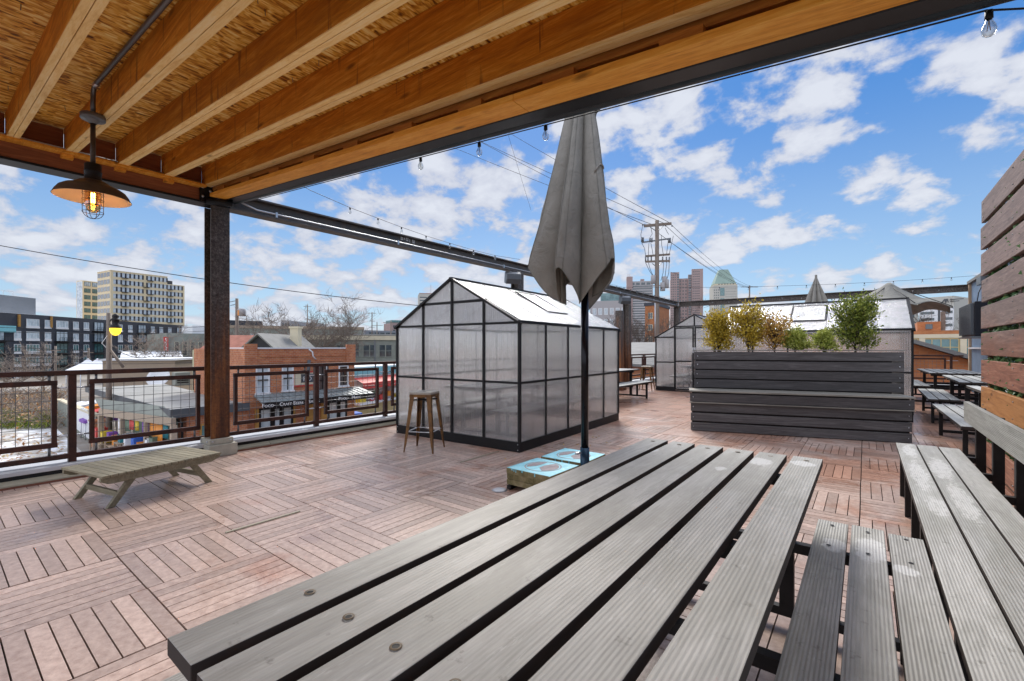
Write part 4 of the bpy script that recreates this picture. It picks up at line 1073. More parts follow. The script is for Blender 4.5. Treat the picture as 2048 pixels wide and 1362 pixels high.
def lerp_sag(a,b,n,sag): 
    a=Vector(a); b=Vector(b); return [a.lerp(b,i/n)-Vector((0,0,sag*4*(i/n)*(1-i/n))) for i in range(n+1)]
e=[(x,2.445,ze(x)-.002) for x in (-6,-5,-4,-3.5,-2.82,-2.19,-1.64,-1.0,-.4,.2,.36)]
strings('clear bulbs hanging along the black front edge of the timber canopy',e+[(.9,2.6,2.49),(1.6,2.9,2.5)],[(-2.82,2.445,ze(-2.82)-.004),(-2.19,2.445,ze(-2.19)-.004),(-1.62,2.445,ze(-1.62)-.004),(.367,2.445,ze(.367)-.006)])
pts=[(-5.9,2.47,3.62-.42)]+[(-6.2,y,z+.02) for y,z in ((3.36,3.54),(3.98,3.45),(4.484,3.40),(4.954,3.355),(5.5,3.315),(6.09,3.29),(6.75,3.27),(7.42,3.27),(8.3,3.32))]
pts[0]=(-6.0,2.5,3.70)
strings('clear bulbs sagging from the canopy down along the near part of the pergola beam',pts,pts[2:-1])
a=[(-6.33,12.6+k*.55,3.33) for k in range(14)]
strings('clear bulbs fixed along the far part of the left pergola beam',a,a[1:-1])
a=lerp_sag((-5.9,11.9,3.07),(2.6,18.45,3.40),26,.13)
strings('clear bulbs strung across the deck above the planter shrubs',a,a[2:26:2])
a=[(-6.2+k*.62,19.90,3.26-.03*(k%2)) for k in range(15)]
strings('clear bulbs fixed along the beam at the far end of the deck',a,a[1:-1])

for lab,(u0,v0),(u1,v1) in (('pale bare wood batten set in a deck joint left of the picnic table',(451,1066),(600,1022.6)),('short pale wood batten in the deck in front of the near greenhouse',(921,925),(997,903))):
    a=dep(u0,v0,1.34*912/(v0-695)); b=dep(u1,v1,1.34*912/(v1-695)); a.z=b.z=.0035
    m=MB(); m.bar(a,b,.022,.005); tag(m.build('wood_batten',M['sill'],bevel=.001),lab,'batten')
# ================================================================== THE TOWN BEYOND
WC={}
def win_mesh(w,h,fm,gm,mull,trans,sill):
    key=(round(w,2),round(h,2),fm,gm,mull,trans,sill)
    if key in WC: return WC[key]
    m=MB(); fw=min(.09,w*.09); 
    m.box(0,-.10,0,w,-.02,fw); m.box(0,-.10,h-fw,w,-.02,h); m.box(0,-.10,fw,fw,-.02,h-fw); m.box(w-fw,-.10,fw,w,-.02,h-fw)
    for k in range(1,mull): x=w*k/mull; m.box(x-fw*.35,-.09,fw,x+fw*.35,-.045,h-fw)
    if trans: m.box(fw,-.088,h*.5-fw*.35,w-fw,-.0455,h*.5+fw*.35)
    if sill: m.box(-.06,-.16,-.52*sill,w+.06,-.02,-.02)
    m.box(fw,-.045,fw,w-fw,-.02,h-fw,1)
    o=m.build('window',[M[fm],M[gm]]); me=o.data; bpy.data.objects.remove(o); WC[key]=me; return me
class Fac:
    def __init__(s,name,label,cat,uL,dL,uR,dR,z0,z1,thick,mat,group=None):
        s.a=dep(uL,695,dL); s.b=dep(uR,695,dR); s.a.z=s.b.z=0; d=s.b-s.a; s.W=d.length; s.rz=math.atan2(d.y,d.x)
        s.t=thing(name,label,cat,(s.a.x,s.a.y,z0),s.rz,group); s.z0=z0; s.d=d.normalized(); s.h=z1-z0; s.n=0; s.rest=MB()
        m=MB(); m.box(0,0,0,s.W,thick,s.h); s.th=thick; s.wall=m.build('wall',mat,s.t,world=False)
    def X(s,u):
        r=ray(u,695); d=s.d
        det=r[0]*(-d.y)+d.x*r[1]; return (r[0]*(s.a.y)-s.a.x*r[1])/(r[1]*d.x-r[0]*d.y)
    def D(s,x):  # depth along the view axis at local x
        p=s.a+s.d*x; return -p.x*sY+p.y*cY
    def win(s,x,z,w,h,fm='white_panel',gm='glass_pale',mull=2,trans=False,sill=0,name='window'):
        if s.n>=100: 
            s.rest.box(x,-.06,z,x+w,-.02,z+h); return
        s.n+=1
        o=bpy.data.objects.new(name,win_mesh(w,h,fm,gm,mull,trans,sill)); COL.objects.link(o); o.parent=s.t; o.location=(x,0,z)
    def done(s,gm='glass_pale'):
        if s.rest.v: s.rest.build('windows',M[gm],s.t,world=False)['kind']='stuff'
    def part(s,name,m,mat): return m.build(name,mat,s.t,world=False)

# ---- ground, street
def groundmat():
    t=NT('street_ground'); v=t.coord('World'); f=t.noise(v,.07,7,.6,.4); g=t.noise(v,.6,6,.65)
    c=t.ramp(f,[(.38,(.09,.085,.08)),(.5,(.20,.18,.155)),(.62,(.30,.28,.25))]); c=t.mix(t.ramp(g,[(.45,(0,0,0)),(.7,(.6,.6,.6))]),c,(.16,.11,.065))
    t.set(col=c,rough=.9); return t.mat
M['ground']=groundmat()
m=MB(); n=48; ring=[(6000*math.cos(2*PI*k/n),6000*math.sin(2*PI*k/n),GZ) for k in range(n)]; m.poly(ring); struct('ground',m,M['ground'])
M['asphalt']=simple('asphalt',(.055,.055,.057),.85,0,.25,2); M['pave']=simple('concrete_pavement',(.36,.35,.33),.85,0,.15,3)
m=MB(); m.poly([(-28.2,-120,GZ+.004),(-18,-120,GZ+.004),(-18,200,GZ+.004),(-28.2,200,GZ+.004)]); struct('road',m,M['asphalt'])
m=MB(); m.box(-31.6,4,GZ-.1,-28.21,60,GZ+.13); struct('pavement',m,M['pave'])
m=MB()
for k in range(30): y=-60+k*6; m.poly([(-23.2,y,GZ+.008),(-23.05,y,GZ+.008),(-23.05,y+3,GZ+.008),(-23.2,y+3,GZ+.008)])
struct('road_marking',m,M['white_panel'])
t_=NT('gravel_and_old_snow'); v=t_.coord('World'); f=t_.noise(v,.5,7,.62,.5)
t_.set(col=t_.ramp(f,[(.40,(.30,.27,.23)),(.5,(.5,.49,.47)),(.58,(.74,.75,.77))]),rough=.85); t_.bump(t_.noise(v,9,5,.7),.5,.05); M['snow']=t_.mat
m=MB(); m.poly([(-64,-14,GZ+.012),(-36,-14,GZ+.012),(-36,6.4,GZ+.012),(-64,7.5,GZ+.012)]); struct('gravel_lot',m,M['snow'])

# ---- the brick pub
XF=-31.7
pL=onX(489,700,XF); pRt=onX(709,692,XF)
t=thing('brick_pub','two storey red brick pub with a grey awning lettered food, craft beers and music','pub',(XF,(pL.y+pRt.y)/2,GZ))
y0,y1=pL.y,pRt.y; zt=onX(600,697.5,XF).z
m=MB(); m.box(XF-9,y0,GZ,XF,y1,zt); m.build('wall',M['brick'],t)
m=MB(); m.box(XF-.03,y0-.03,zt-1.1,XF+.10,y0+.75,zt+.33); m.build('pilaster',M['brick'],t)
m=MB(); m.box(XF-.03,y1-.75,zt-1.1,XF+.10,y1+.03,zt+.33); m.build('pilaster',M['brick'],t)
m=MB(); m.box(XF-9.05,y0+.78,zt+.002,XF+.06,y1-.78,zt+.09); m.build('coping',M['white_panel'],t)
m=MB(); m.box(XF+.002,y0+1.0,zt-.95,XF+.05,y1-1.0,zt-.90); m.box(XF+.002,y0+1.,zt-.55,XF+.05,y1-1.,zt-.50); m.build('brick_course',M['brick'],t)
def uy(u): return onX(u,700,XF).y
def vz(u,v): return onX(u,v,XF).z
for (ua,ub,va,vb) in ((514,536,737,785),(566,584,734,780),(637.5,652,732,790),(679,694,733,770)):
    ya,yb=uy(ua),uy(ub); za,zb=vz(ua,vb),vz(ua,va)
    m=MB(); f=.09
    m.box(XF+.004,ya-f,za-.04,XF+.07,ya,zb+f); m.box(XF+.004,yb,za-.04,XF+.07,yb+f,zb+f); m.box(XF+.004,ya,zb,XF+.069,yb,zb+f); m.box(XF+.004,ya-f-.05,za-.16,XF+.14,yb+f+.05,za-.041)
    w=m.build('window',M['white_panel'],t)
    m=MB(); m.box(XF+.003,ya,za-.04,XF+.012,yb,zb); m.build('pane',M['glass_pale'] if ua<600 else M['glass_dark'],w)
    m=MB(); ym=(ya+yb)/2; zm=(za+zb)*.5; m.box(XF+.013,ym-.03,za,XF+.045,ym+.03,zb); m.box(XF+.013,ya,zm-.05,XF+.05,yb,zm+.05); m.build('sash',M['steel_black'],w)
# painted wall sign
ya,yb=uy(586),uy(634); za,zb=vz(610,771),vz(610,744)
m=MB(); m.box(XF+.004,ya,za,XF+.06,yb,zb); m.box(XF+.0045,ya-.05,za-.05,XF+.05,yb+.05,za-.001); m.box(XF+.0045,ya-.05,zb+.001,XF+.05,yb+.05,zb+.05)
sg=m.build('wall_sign',M['red'],t)
m=MB(); m.box(XF+.0605,ya+.06,za+.06,XF+.068,yb-.06,zb-.06); m.build('sign_face',M['cream'],sg)
m=MB(); m.box(XF+.069,ya+.55,za+.22,XF+.073,yb-.16,zb-.14); m.build('dark_panel',M['fascia'],sg)
text_part('lettering','RO',.46,(XF+.074,ya+.68,za+.33),(0,1,0),(0,0,1),M['letter'],sg)
# awning with lettering
AX=XF+1.45; yA,yB=y0+.55,y1+.8
zw0=vz(520,789); 
zf1=onX(560,804,AX).z; zf0=onX(560,814,AX).z
m=MB(); m._add([(XF+.01,yA,zw0),(XF+.01,yB-.4,zw0),(AX,yB,zf1),(AX,yA,zf1),(XF+.01,yA,zw0-.10),(XF+.01,yB-.4,zw0-.10),(AX,yB,zf1-.10),(AX,yA,zf1-.10)],[(0,3,2,1),(4,5,6,7),(0,1,5,4),(1,2,6,5),(2,3,7,6),(3,0,4,7)])
for k in range(1,20): 
    y=yA+(yB-yA)*k/20; yw=yA+(yB-.4-yA)*k/20; m.bar((XF+.02,yw,zw0+.018),(AX-.01,y,zf1+.018),.04,.04)
aw=m.build('awning',M['awning'],t)
m=MB(); m.box(AX+.001,yA-.05,zf0-.02,AX+.07,yB+.05,zf1+.03); fb=m.build('fascia',M['steel_black'],aw)
zt_=zf0+.07; hh=(zf1-zf0)*1.02
def uya(u): return onX(u,800,AX+.08).y
for wd,ua in (('Food',524),('–',546.5),('Craft Beers',559),('–',602),('Spirits',617),('–',668),('Pool',677),('–',694),('Music',703.5)):
    text_part('lettering',wd,hh if wd!='–' else hh*.8,(AX+.0715,uya(ua),zt_ if wd!='–' else zt_+.02),(0,1,0),(0,0,1),M['letter'],fb,.012,True)
# shopfront under the awning
zs0,zs1=GZ+.6,zf0-.15
for (ua,ub) in ((517,544),(545,562),(563,585),(655,676),(677,693)):
    ya,yb=uy(ua),uy(ub)
    m=MB()
    for a,b,c,d in ((ya,zs0,ya+.12,zs1),(yb-.12,zs0,yb,zs1),(ya+.12,zs0,yb-.12,zs0+.12),(ya+.12,zs1-.12,yb-.12,zs1),(ya+.12,zs0+.9,yb-.12,zs0+1.0)): m.box(XF+.004,a,b,XF+.09,c,d)
    w=m.build('shop_window',M['steel_black'],t); m=MB(); m.box(XF+.003,ya+.12,zs0+.12,XF+.02,yb-.12,zs1-.12); m.build('pane',M['glass_pale'],w)
for (ua,ub) in ((509,516.5),(585.5,590),(612,632),(641,653)): m=MB(); m.box(XF+.003,uy(ua),GZ,XF+.11,uy(ub),zs1-.02); m.build('shop_trim',M['amber_wood'],t)
m=MB(); m.tube([(XF+.25,uy(611),vz(611,765)),(XF+.3,uy(614),vz(614,720))],.12,8); m.build('wall_lamp',M['fascia'],t)
m=MB(); m.tube([(XF+.05,uy(617),vz(617,698.5)),(XF+.06,uy(624),vz(624,704)),(XF+.06,uy(625),vz(625,712)),(XF+.06,uy(630),vz(630,718))],.05,6); m.build('gutter_pipe',M['white_panel'],t)

# ---- low market hall left of the pub: flat pale roof with dark fascia
XH=-30.9; c0=onX(345,824,XH); zr=c0.z+.02
t=thing('market_hall','low brick hall with a pale flat roof and dark fascia, beside the pub','market hall',(XH-9,c0.y+2,GZ))
yh0,yh1=c0.y,y0-.05
m=MB(); m._add([(XH,yh0,zr),(XH,yh1,zr),(XH-19,yh1+.6,zr+.35),(XH-19,yh0-.5,zr+.35),(XH,yh0,zr-.1),(XH,yh1,zr-.1),(XH-19,yh1+.6,zr+.2),(XH-19,yh0-.5,zr+.2)],[(0,1,2,3),(7,6,5,4),(4,5,1,0),(5,6,2,1),(6,7,3,2),(7,4,0,3)]); m.build('roof',M['flat_roof'],t)
m=MB(); m.bar((XH+.03,yh0-.05,zr-.12),(XH+.03,yh1,zr-.12),.06,.50); m.bar((XH,yh0-.06,zr-.10),(XH-19,yh0-.56,zr+.24),.06,.42); m.build('fascia',M['fascia'],t)
ybk=onX(320,840,XH).y
m=MB(); m.box(XH-1.7,yh0+.75,GZ,XH-.25,yh1,zr-.38); m.build('wall',M['brick'],t)
m=MB(); m.box(XH-12,yh0+.9,GZ,XH-1.71,yh1,zr-.3); m.build('back_wall',M['green'],t)
m=MB(); ya=yh0+1.4; m.box(XH-.249,ya,GZ+1.2,XH-.18,ya+1.3,GZ+2.6); w=m.build('window',M['amber_wood'],t); m=MB(); m.box(XH-.179,ya+.1,GZ+1.3,XH-.172,ya+1.2,GZ+2.5); m.build('pane',M['glass_teal'],w)
m=MB(); m.tube([(XH-.1,yh0+.1,zr-.4),(XH-.3,yh0+.55,zr-.75),(XH-.3,yh0+.55,GZ)],.06,6); m.build('downpipe',M['steel_black'],t)
p=dep(318,772,47); zz=zat(756,47)
s=thing('satellite_dish','white oval satellite dish standing on the flat hall roof','satellite dish',(p.x,p.y,zr+.3))
m=MB(); Md=Matrix.Translation((p.x,p.y,zz))@Matrix.Rotation(-.7,4,'Z')@Matrix.Rotation(math.radians(62),4,'Y'); m.lathe([(.0,.0),(.4,.03),(.8,.12),(1.05,.22),(1.06,.20),(.8,.09),(.4,.0),(.0,-.03)],(0,0,0),24,0,True,Md); m.build('dish',M['white_panel'],s)
m=MB(); m.tube([(p.x-.2,p.y,zr+.3),(p.x-.2,p.y,zz)],.06,6); m.tube([Md@Vector((0,0,.0)),Md@Vector((.2,0,.9))],.03,5); m.build('mast',M['conduit_dark'],s)
s=thing('roof_vent_unit','small grey vent box on the flat hall roof','roof vent',(0,0,0)); p=dep(362,775,43)
s.location=(p.x,p.y,zr+.2); WM[s.name]=Matrix.Translation((p.x,p.y,zr+.2)); m=MB(); m.box(p.x-.5,p.y-.6,zr+.05,p.x+.5,p.y+.6,zr+1.3); m.build('housing',M['plaster_grey'],s,bevel=.05)
m=MB(); 
for k in range(4): m.box(p.x+.501,p.y-.45,zr+.3+k*.2,p.x+.53,p.y+.45,zr+.4+k*.2)
m.build('louvre',M['steel_black'],s)

# ---- open market shed and stalls in front of it
SX=-33.5
ps=dep(202,850,29.6); pe=dep(347,830,25.6)
t=thing('market_shed','open timber market shed with a pale beam and posts','shed',((ps.x+pe.x)/2,(ps.y+pe.y)/2,GZ))
zb=zat(833,27.6)
m=MB(); A=Vector((ps.x,ps.y,zb)); B=Vector((pe.x,pe.y,zb)); m.bar(A,B,.25,.42); m.build('beam',M['tan_board'],t)
dirp=(B-A).normalized(); nrm=Vector((-1,0,0))
m=MB()
m._add([A+Vector((0,0,.25)),B+Vector((0,0,.25)),B+nrm*1.6+Vector((0,0,.75)),A+nrm*1.6+Vector((0,0,.75)),A+Vector((0,0,.15)),B+Vector((0,0,.15)),B+nrm*1.6+Vector((0,0,.65)),A+nrm*1.6+Vector((0,0,.65))],[(0,1,2,3),(7,6,5,4),(4,5,1,0),(5,6,2,1),(6,7,3,2),(7,4,0,3)])
m.build('roof',M['plaster_grey'],t)
for k in range(4):
    q=A.lerp(B,k/3); m=MB(); m.box(q.x-.14,q.y-.14,GZ,q.x+.14,q.y+.14,zb-.21); m.build('post',M['tan_board'],t)
rr=random.Random(12)
goods=[('red','red cloth bundle'),('yellow','yellow goods box'),('purple','purple cloth bundle'),('orange','orange goods box'),('teal','teal plastic tub'),('white','white plastic tub'),('blue','blue plastic tub'),('orange','orange crate'),('white','white sack'),('green','dark green bin'),('red','red crate')]
for k,(cm,ds) in enumerate(goods):
    f=(k+.5)/len(goods); q=A.lerp(B,f)+nrm*rr.uniform(.35,1.2); zz=GZ+rr.choice((1.0,1.0,1.3)); w=rr.uniform(.22,.36); h=rr.uniform(.45,.9)
    tt=thing('goods_crate',ds+' in the open market shed','crate',(q.x,q.y,zz),0,'goods in the market shed')
    m=MB(); m.prism([(-w*.8,0),(w*.8,0),(w,h),(w*.9,h),(w*.88,h*.9),(-w*.88,h*.9),(-w*.9,h),(-w,h)],'y',-w,w,0,Matrix.Translation((q.x,q.y,zz))); m.build('tub',M[cm],tt,bevel=.03)
    if zz>GZ+.5:
        m=MB(); m.box(q.x-.5,q.y-.5,zz-.06,q.x+.5,q.y+.5,zz-.005)
        for sx in(-.45,.45):
            for sy in(-.45,.45): m.box(q.x+sx-.04,q.y+sy-.04,GZ,q.x+sx+.04,q.y+sy+.04,zz-.061)
        tag(m.build('trestle_table',M['tan_board']),'small trestle carrying the '+ds,'trestle','trestles in the market shed')
for k,(u,v,d,cm,w) in enumerate(((206,812,40,'orange',1.1),(206,823,38.5,'red',1.2),(198,806,43,'white',1.6),(203,835,36.5,'purple',1.2))):
    p=dep(u,v,d); z=p.z
    tt=thing('stall_canopy','small '+{'orange':'orange striped','red':'dull red','white':'white','purple':'crimson'}[cm]+' stall canopy left of the lamp pole','canopy',(p.x,p.y,GZ),0,'stall canopies beside the lamp pole')
    m=MB(); m.prism([(-w,-.25),(-w,-.05),(0,.25),(w,-.05),(w,-.25)],'x',-w*.7,w*.7,0,Matrix.Translation((p.x,p.y,z))); m.build('cover',M[cm],tt)
    m=MB()
    for sx in(-.65,.65):
        for sy in (-.9,.9): m.tube([(p.x+sx*w,p.y+sy*w,GZ),(p.x+sx*w,p.y+sy*w,z-.2)],.04,5)
    m.build('pole',M['zinc'],tt)
for k,(cm,f_,w_,h_,ds) in enumerate((('red',.46,.30,.62,'red'),('yellow',.53,.24,.62,'yellow'),('green',.40,.34,.75,'dark green'),('purple',.64,.34,.66,'purple'),('orange',.74,.26,1.2,'orange'),('orange',.82,.40,1.35,'wide orange'),('white',.30,.30,1.0,'white'),('teal',.90,.3,.8,'teal'))):
    q=A.lerp(B,f_); m=MB(); n_=7; vs=[];fs=[]
    for i in range(n_):
        x=(i/(n_-1)-.5)*w_*2; off=.05*math.sin(i*1.9+k)
        for z in (0,-h_): vs.append(q+dirp*x+Vector((off,0,z-.21)))
    for i in range(n_-1): fs.append((2*i,2*i+1,2*i+3,2*i+2))
    m._add(vs,fs,0,True); o=m.build('hanging_cloth',M[cm]); sd=o.modifiers.new('t','SOLIDIFY'); sd.thickness=.015; tag(o,ds+' cloth hung from the pale beam of the market shed','cloth','cloths hung in the market shed')
# side wall with white paint, left of the stalls
a=dep(119,800,44); b=dep(196,832,33.5)
t=thing('block_wall','grey green block wall with a patch of white paint, running beside the market','wall',((a.x+b.x)/2,(a.y+b.y)/2,GZ))
za=zat(800,44)
m=MB(); aa=Vector((a.x,a.y,0)); bb=Vector((b.x,b.y,0)); L=(bb-aa).length; rz=math.atan2((bb-aa).y,(bb-aa).x)
Mw=Matrix.Translation((a.x,a.y,0))@Matrix.Rotation(rz,4,'Z'); m.box(0,-.12,GZ,L,.12,za,0,Mw); m.build('wall',M['plaster_grey'],t)
m=MB(); m.box(-.1,-.2,za+.002,L+.1,.2,za+.12,0,Mw); m.build('coping',M['cream'],t)
m=MB(); pr=[(L*.42,GZ+.5),(L*.98,GZ+.02),(L*.98,GZ+2.0),(L*.9,GZ+1.5),(L*.82,GZ+2.3),(L*.7,GZ+2.35),(L*.6,GZ+2.0),(L*.5,GZ+2.3),(L*.45,GZ+2.0)]; m.prism(pr,'y',-.135,-.1205,0,Mw); m.build('paint_patch',M['white_panel'],t)
p=dep(197,870,33.2); m=MB(); m.box(p.x-.4,p.y-.4,GZ,p.x+.4,p.y+.4,zat(842,33.2)); m.box(p.x-.48,p.y-.48,zat(842,33.2)+.002,p.x+.48,p.y+.48,zat(842,33.2)+.12); tag(m.build('brick_pier',M['brick']),'brick pier at the end of the grey block wall','pier')

# ---- houses behind
def gable_house(label,uL,uR,d,vr,ve,depth,roofm,gm,chim=None,skew=0.):
    f=Fac('house',label,'house',uL,d,uR,d*(1+skew),GZ,zat(ve,d),depth,gm)
    W=f.W; he=f.h; hr=zat(vr,d)-GZ
    m=MB(); m.prism([(0,he+.002),(W,he+.002),(W/2,hr)],'y',.02,depth-.02); f.part('gable',m,gm)
    m=MB(); o=.35
    for s in (0,1):
        x0=-o if s==0 else W+o; zz=he-o*(hr-he)/(W/2)
        m._add([(x0,-.4,zz+.03),(W/2,-.4,hr+.03),(W/2,depth+.3,hr+.03),(x0,depth+.3,zz+.03),(x0,-.4,zz+.2),(W/2,-.4,hr+.2),(W/2,depth+.3,hr+.2),(x0,depth+.3,zz+.2)],[(0,1,2,3),(7,6,5,4),(4,5,1,0),(5,6,2,1),(6,7,3,2),(7,4,0,3)])
    r=f.part('roof',m,roofm)
    if chim:
        m=MB(); x,y=chim; m.box(x,y,he,x+.9,y+.9,hr+.9); m.box(x-.1,y-.1,hr+.901,x+1.,y+1.,hr+1.1); m.build('chimney',M['cream'],r,world=False)
    return f
gable_house('house with a black board gable and grey roof behind the brick pub',486,551,46,670,699,9,M['grey_roof'],M['black_board'],(2.2,5.2),.0)
f=Fac('house','house with a faded red roof showing behind the pub parapet at its left','house',405,52,512,52,GZ,zat(701,52),7,M['plaster_green'])
m=MB(); hr=zat(673,56)-GZ
for (ya,za,yb,zb) in ((-.4,f.h-.1,3.5,hr),(7.4,f.h-.1,3.5,hr)): m._add([(-.3,ya,za),(f.W+.3,ya,za),(f.W+.3,yb,zb),(-.3,yb,zb),(-.3,ya,za+.15),(f.W+.3,ya,za+.15),(f.W+.3,yb,zb+.15),(-.3,yb,zb+.15)],[(0,1,2,3),(7,6,5,4),(4,5,1,0),(5,6,2,1),(6,7,3,2),(7,4,0,3)])
f.part('roof',m,M['red_roof'])
m=MB(); m.prism([(0.,f.h+.002),(7.,f.h+.002),(3.5,hr-.1)],'x',.02,.3); m.prism([(0.,f.h+.002),(7.,f.h+.002),(3.5,hr-.1)],'x',f.W-.3,f.W-.02); f.part('gable',m,M['plaster_green'])
f=Fac('plaster_building','pale green plastered building with small dark windows between the hall and the pub','building',385,47,487,41,GZ,zat(700,45),8,M['plaster_green'])
for u,v,w,h in ((388,780,1.5,2.0),(395,765,1.,1.6),(480,785,.8,2.2),(465,782,.9,2.)): x=f.X(u); f.win(x,zat(v,f.D(x))-GZ,w,h,'steel_black','glass_dark',2,True)
m=MB()
for k in range(14): x=f.X(462)+rr.uniform(0,2.2); z=zat(740,43)-GZ+rr.uniform(-.9,1.0); m.box(x,-.03,z,x+rr.uniform(.12,.5),-.022,z+rr.uniform(.1,.5))
f.part('graffiti',m,M['aqua'])
f=Fac('timber_building','tan boarded building behind the flat hall roof','building',205,56,350,58,GZ,zat(721,57),10,M['tan_board'])
m=MB(); m.box(-.3,-.3,f.h+.002,f.W+.3,10,f.h+.2); f.part('roof',m,M['white_panel'])
f=Fac('white_roofed_shed','low grey block building with a white ribbed roof beneath the bare tree','building',245,92,362,98,GZ,zat(716,95),14,M['plaster_grey'])
m=MB(); m._add([(-.4,-.4,f.h),(f.W+.4,-.4,f.h),(f.W+.4,9,f.h+1.4),(-.4,9,f.h+1.4),(-.4,-.4,f.h-.1),(f.W+.4,-.4,f.h-.1),(f.W+.4,9,f.h+1.3),(-.4,9,f.h+1.3)],[(0,1,2,3),(7,6,5,4),(4,5,1,0),(5,6,2,1),(6,7,3,2),(7,4,0,3)]); f.part('roof',m,M['white_panel'])
f=Fac('grey_block_building','grey concrete building behind the bare tree, with a red vertical banner','building',333,104,440,112,GZ,zat(667,108),20,M['plaster_grey'])
for k in range(7): f.win(1.5+k*1.55,f.h-5.2,.9,3.2,'cream','glass_dark',1)
m=MB(); m.box(f.X(386),.5,f.h+.002,f.W,10,f.h+1.9); f.part('penthouse',m,M['white_panel'])
m=MB(); x=f.X(333)-.3; m.box(x-.35,-.5,f.h-5.6,x+.55,-.35,f.h-.9); ban=f.part('banner',m,M['red'])
m=MB(); m.box(x-.3,-.51,f.h-5.55,x+.5,-.501,f.h-4.9); m.build('banner_foot',M['orange'],ban,world=False)
m=MB()
for k in range(9): m.box(x-.05+.1*(k%2),-.512,f.h-4.7+k*.4,x+.2+.1*(k%2),-.5015,f.h-4.45+k*.4)
m.build('lettering',M['letter'],ban,world=False)

# ---- charcoal apartment block
f=Fac('apartment_block','long charcoal apartment block with white spandrels and balconies','apartment block',-70,95,440,186,GZ,9.2,22,M['dark_clad'])
m=MB(); x0=f.X(34); x1=f.X(96)
m.box(0,.0,f.h+.002,f.X(104),18,f.h+.05); 
f.part('parapet',m,M['white_panel'])
m=MB(); m.box(0,3,f.h+.055,f.X(97),20,f.h+4.3); f.part('penthouse',m,M['grey_clad'])
m=MB(); xx=f.X(97)
for k in range(6): m.box(xx*.1+k*xx*.12,3.0,f.h+4.302,xx*.1+k*xx*.12+.06,3.06,f.h+5.3)
m.bar((xx*.1,3.03,f.h+5.3),(xx*.7,3.03,f.h+5.3),.06,.06); f.part('roof_rail',m,M['white_panel'])
fl=3.02
cols=[(-40,'w2'),(-8,'d'),(34,'w1'),(64,'w2'),(95,'w1'),(123,'w3'),(151,'w1'),(172,'w1'),(197,'d'),(240,'w1'),(260,'w1'),(283.5,'d'),(305,'w1'),(322,'w1'),(339,'w1'),(359,'d'),(379,'w1'),(394,'w1')]
bm=[]
for fi in range(5):
    zb=f.h-2.75-fi*fl
    for ci,(u,ty) in enumerate(cols):
        x=f.X(u); g='glass_pale' if fi<2 else 'glass_teal'
        if fi==0 and u<60 : continue
        if ty=='w1': f.win(x-.75,zb,1.6,1.7,'white_panel',g,2,False,1.)
        elif ty=='w2': f.win(x-1.4,zb,3.1,1.7,'white_panel',g,4,False,1.)
        elif ty=='w3' and fi==0: f.win(x-1.5,zb,3.3,1.7,'white_panel',g,4,False,1.)
        else:
            f.win(x-1.5,zb-.5,3.2,2.5,'steel_black',g,3,False,0,'balcony_door'); bm.append((x,zb-.55))
f.done('glass_teal')
for x,z in bm:
    m=MB(); m.box(x-2.1,-1.5,z-.2,x+2.3,-.02,z); bl=f.part('balcony',m,M['steel_black'])
    m=MB(); m.bar((x-2.1,-1.46,z+1.0),(x+2.3,-1.46,z+1.0),.05,.05)
    for k in range(8): xx=x-2.07+k*.62; m.box(xx,-1.48,z+.001,xx+.03,-1.45,z+.975)
    m.build('railing',M['steel_black'],bl,world=False)
m=MB(); m.box(f.X(-10),-.25,f.h-4.4,f.X(30),-.02,f.h-2.9); f.part('mural',m,M['aqua'])
m=MB(); m.box(f.X(35),-.3,f.h-.2,f.X(39),-.02,f.h-3.0); m.box(f.X(100),-.3,f.h-2.9,f.X(103),-.02,f.h-.1); f.part('timber_reveal',m,M['amber_wood'])

# ---- straw coloured tower behind it: main block, left wing
f=Fac('apartment_tower','straw coloured apartment tower rising behind the charcoal block','apartment tower',221,196,369,221,GZ,zat(541,196)-3.2,13,M['yellow_clad'])
f.h+=3.2
fl=3.12; ncol=17; nfl=9
xs=f.W; 
stair=f.X(336)
m=MB(); m.box(0,0,f.h-3.199,stair-.3,13,f.h); f.part('top_storey',m,M['yellow_clad'])
rng=random.Random(5); dk_=MB(); bal=MB()
for fi in range(nfl):
    zb=f.h-2.45-fi*fl
    for c in range(ncol):
        x=.9+c*(xs-1.6)/ncol; pw=(xs-1.6)/ncol
        if fi==0 and x>stair-1: continue
        if c in ((2,8,13) if fi%2==0 else (2,7,13)): 
            bal.box(x-.3,-1.2,zb-.28,x+pw+.3,-.02,zb-.12)
        if c!=7 or fi>3: f.win(x,zb,pw*.56,1.95,'white_panel','glass_pale',2)
        dk_.box(x+pw*.58,-.06,zb,x+pw*.97,-.02,zb+1.95)
f.done('glass_pale')
d=f.part('dark_panels',dk_,M['dark_clad']); d['kind']='stuff'
f.part('balcony_slabs',bal,M['steel_black'])['kind']='stuff'
lw=MB(); lg=MB()
for fi in range(nfl):
    zb=f.h-2.45-fi*fl
    for k in range(4): lg.box(-.05,.7+k*3.1,zb,-.01,.7+k*3.1+2.7,zb+1.95)
f.part('side_windows',lg,M['glass_dark'])['kind']='stuff'
m=MB(); m.box(stair,3,f.h-3.19,stair+3.2,10,f.h-1.2); f.part('roof_hut',m,M['dark_clad'])
m=MB(); m.box(-.1,-.1,f.h+.002,stair-.2,13.1,f.h+.3); f.part('roof',m,M['yellow_clad'])
f=Fac('apartment_tower','lower left wing of the straw coloured tower, with a glazed corner','apartment tower',166,214,214,223,GZ,zat(562,216),5,M['yellow_clad'])
for fi in range(8):
    zb=f.h-2.5-fi*3.12
    for k in range(3): f.win(.4+k*f.W/3.05,zb,f.W/3.05*.8,2.,'dark_clad','glass_pale' if fi<1 else 'glass_teal',3)
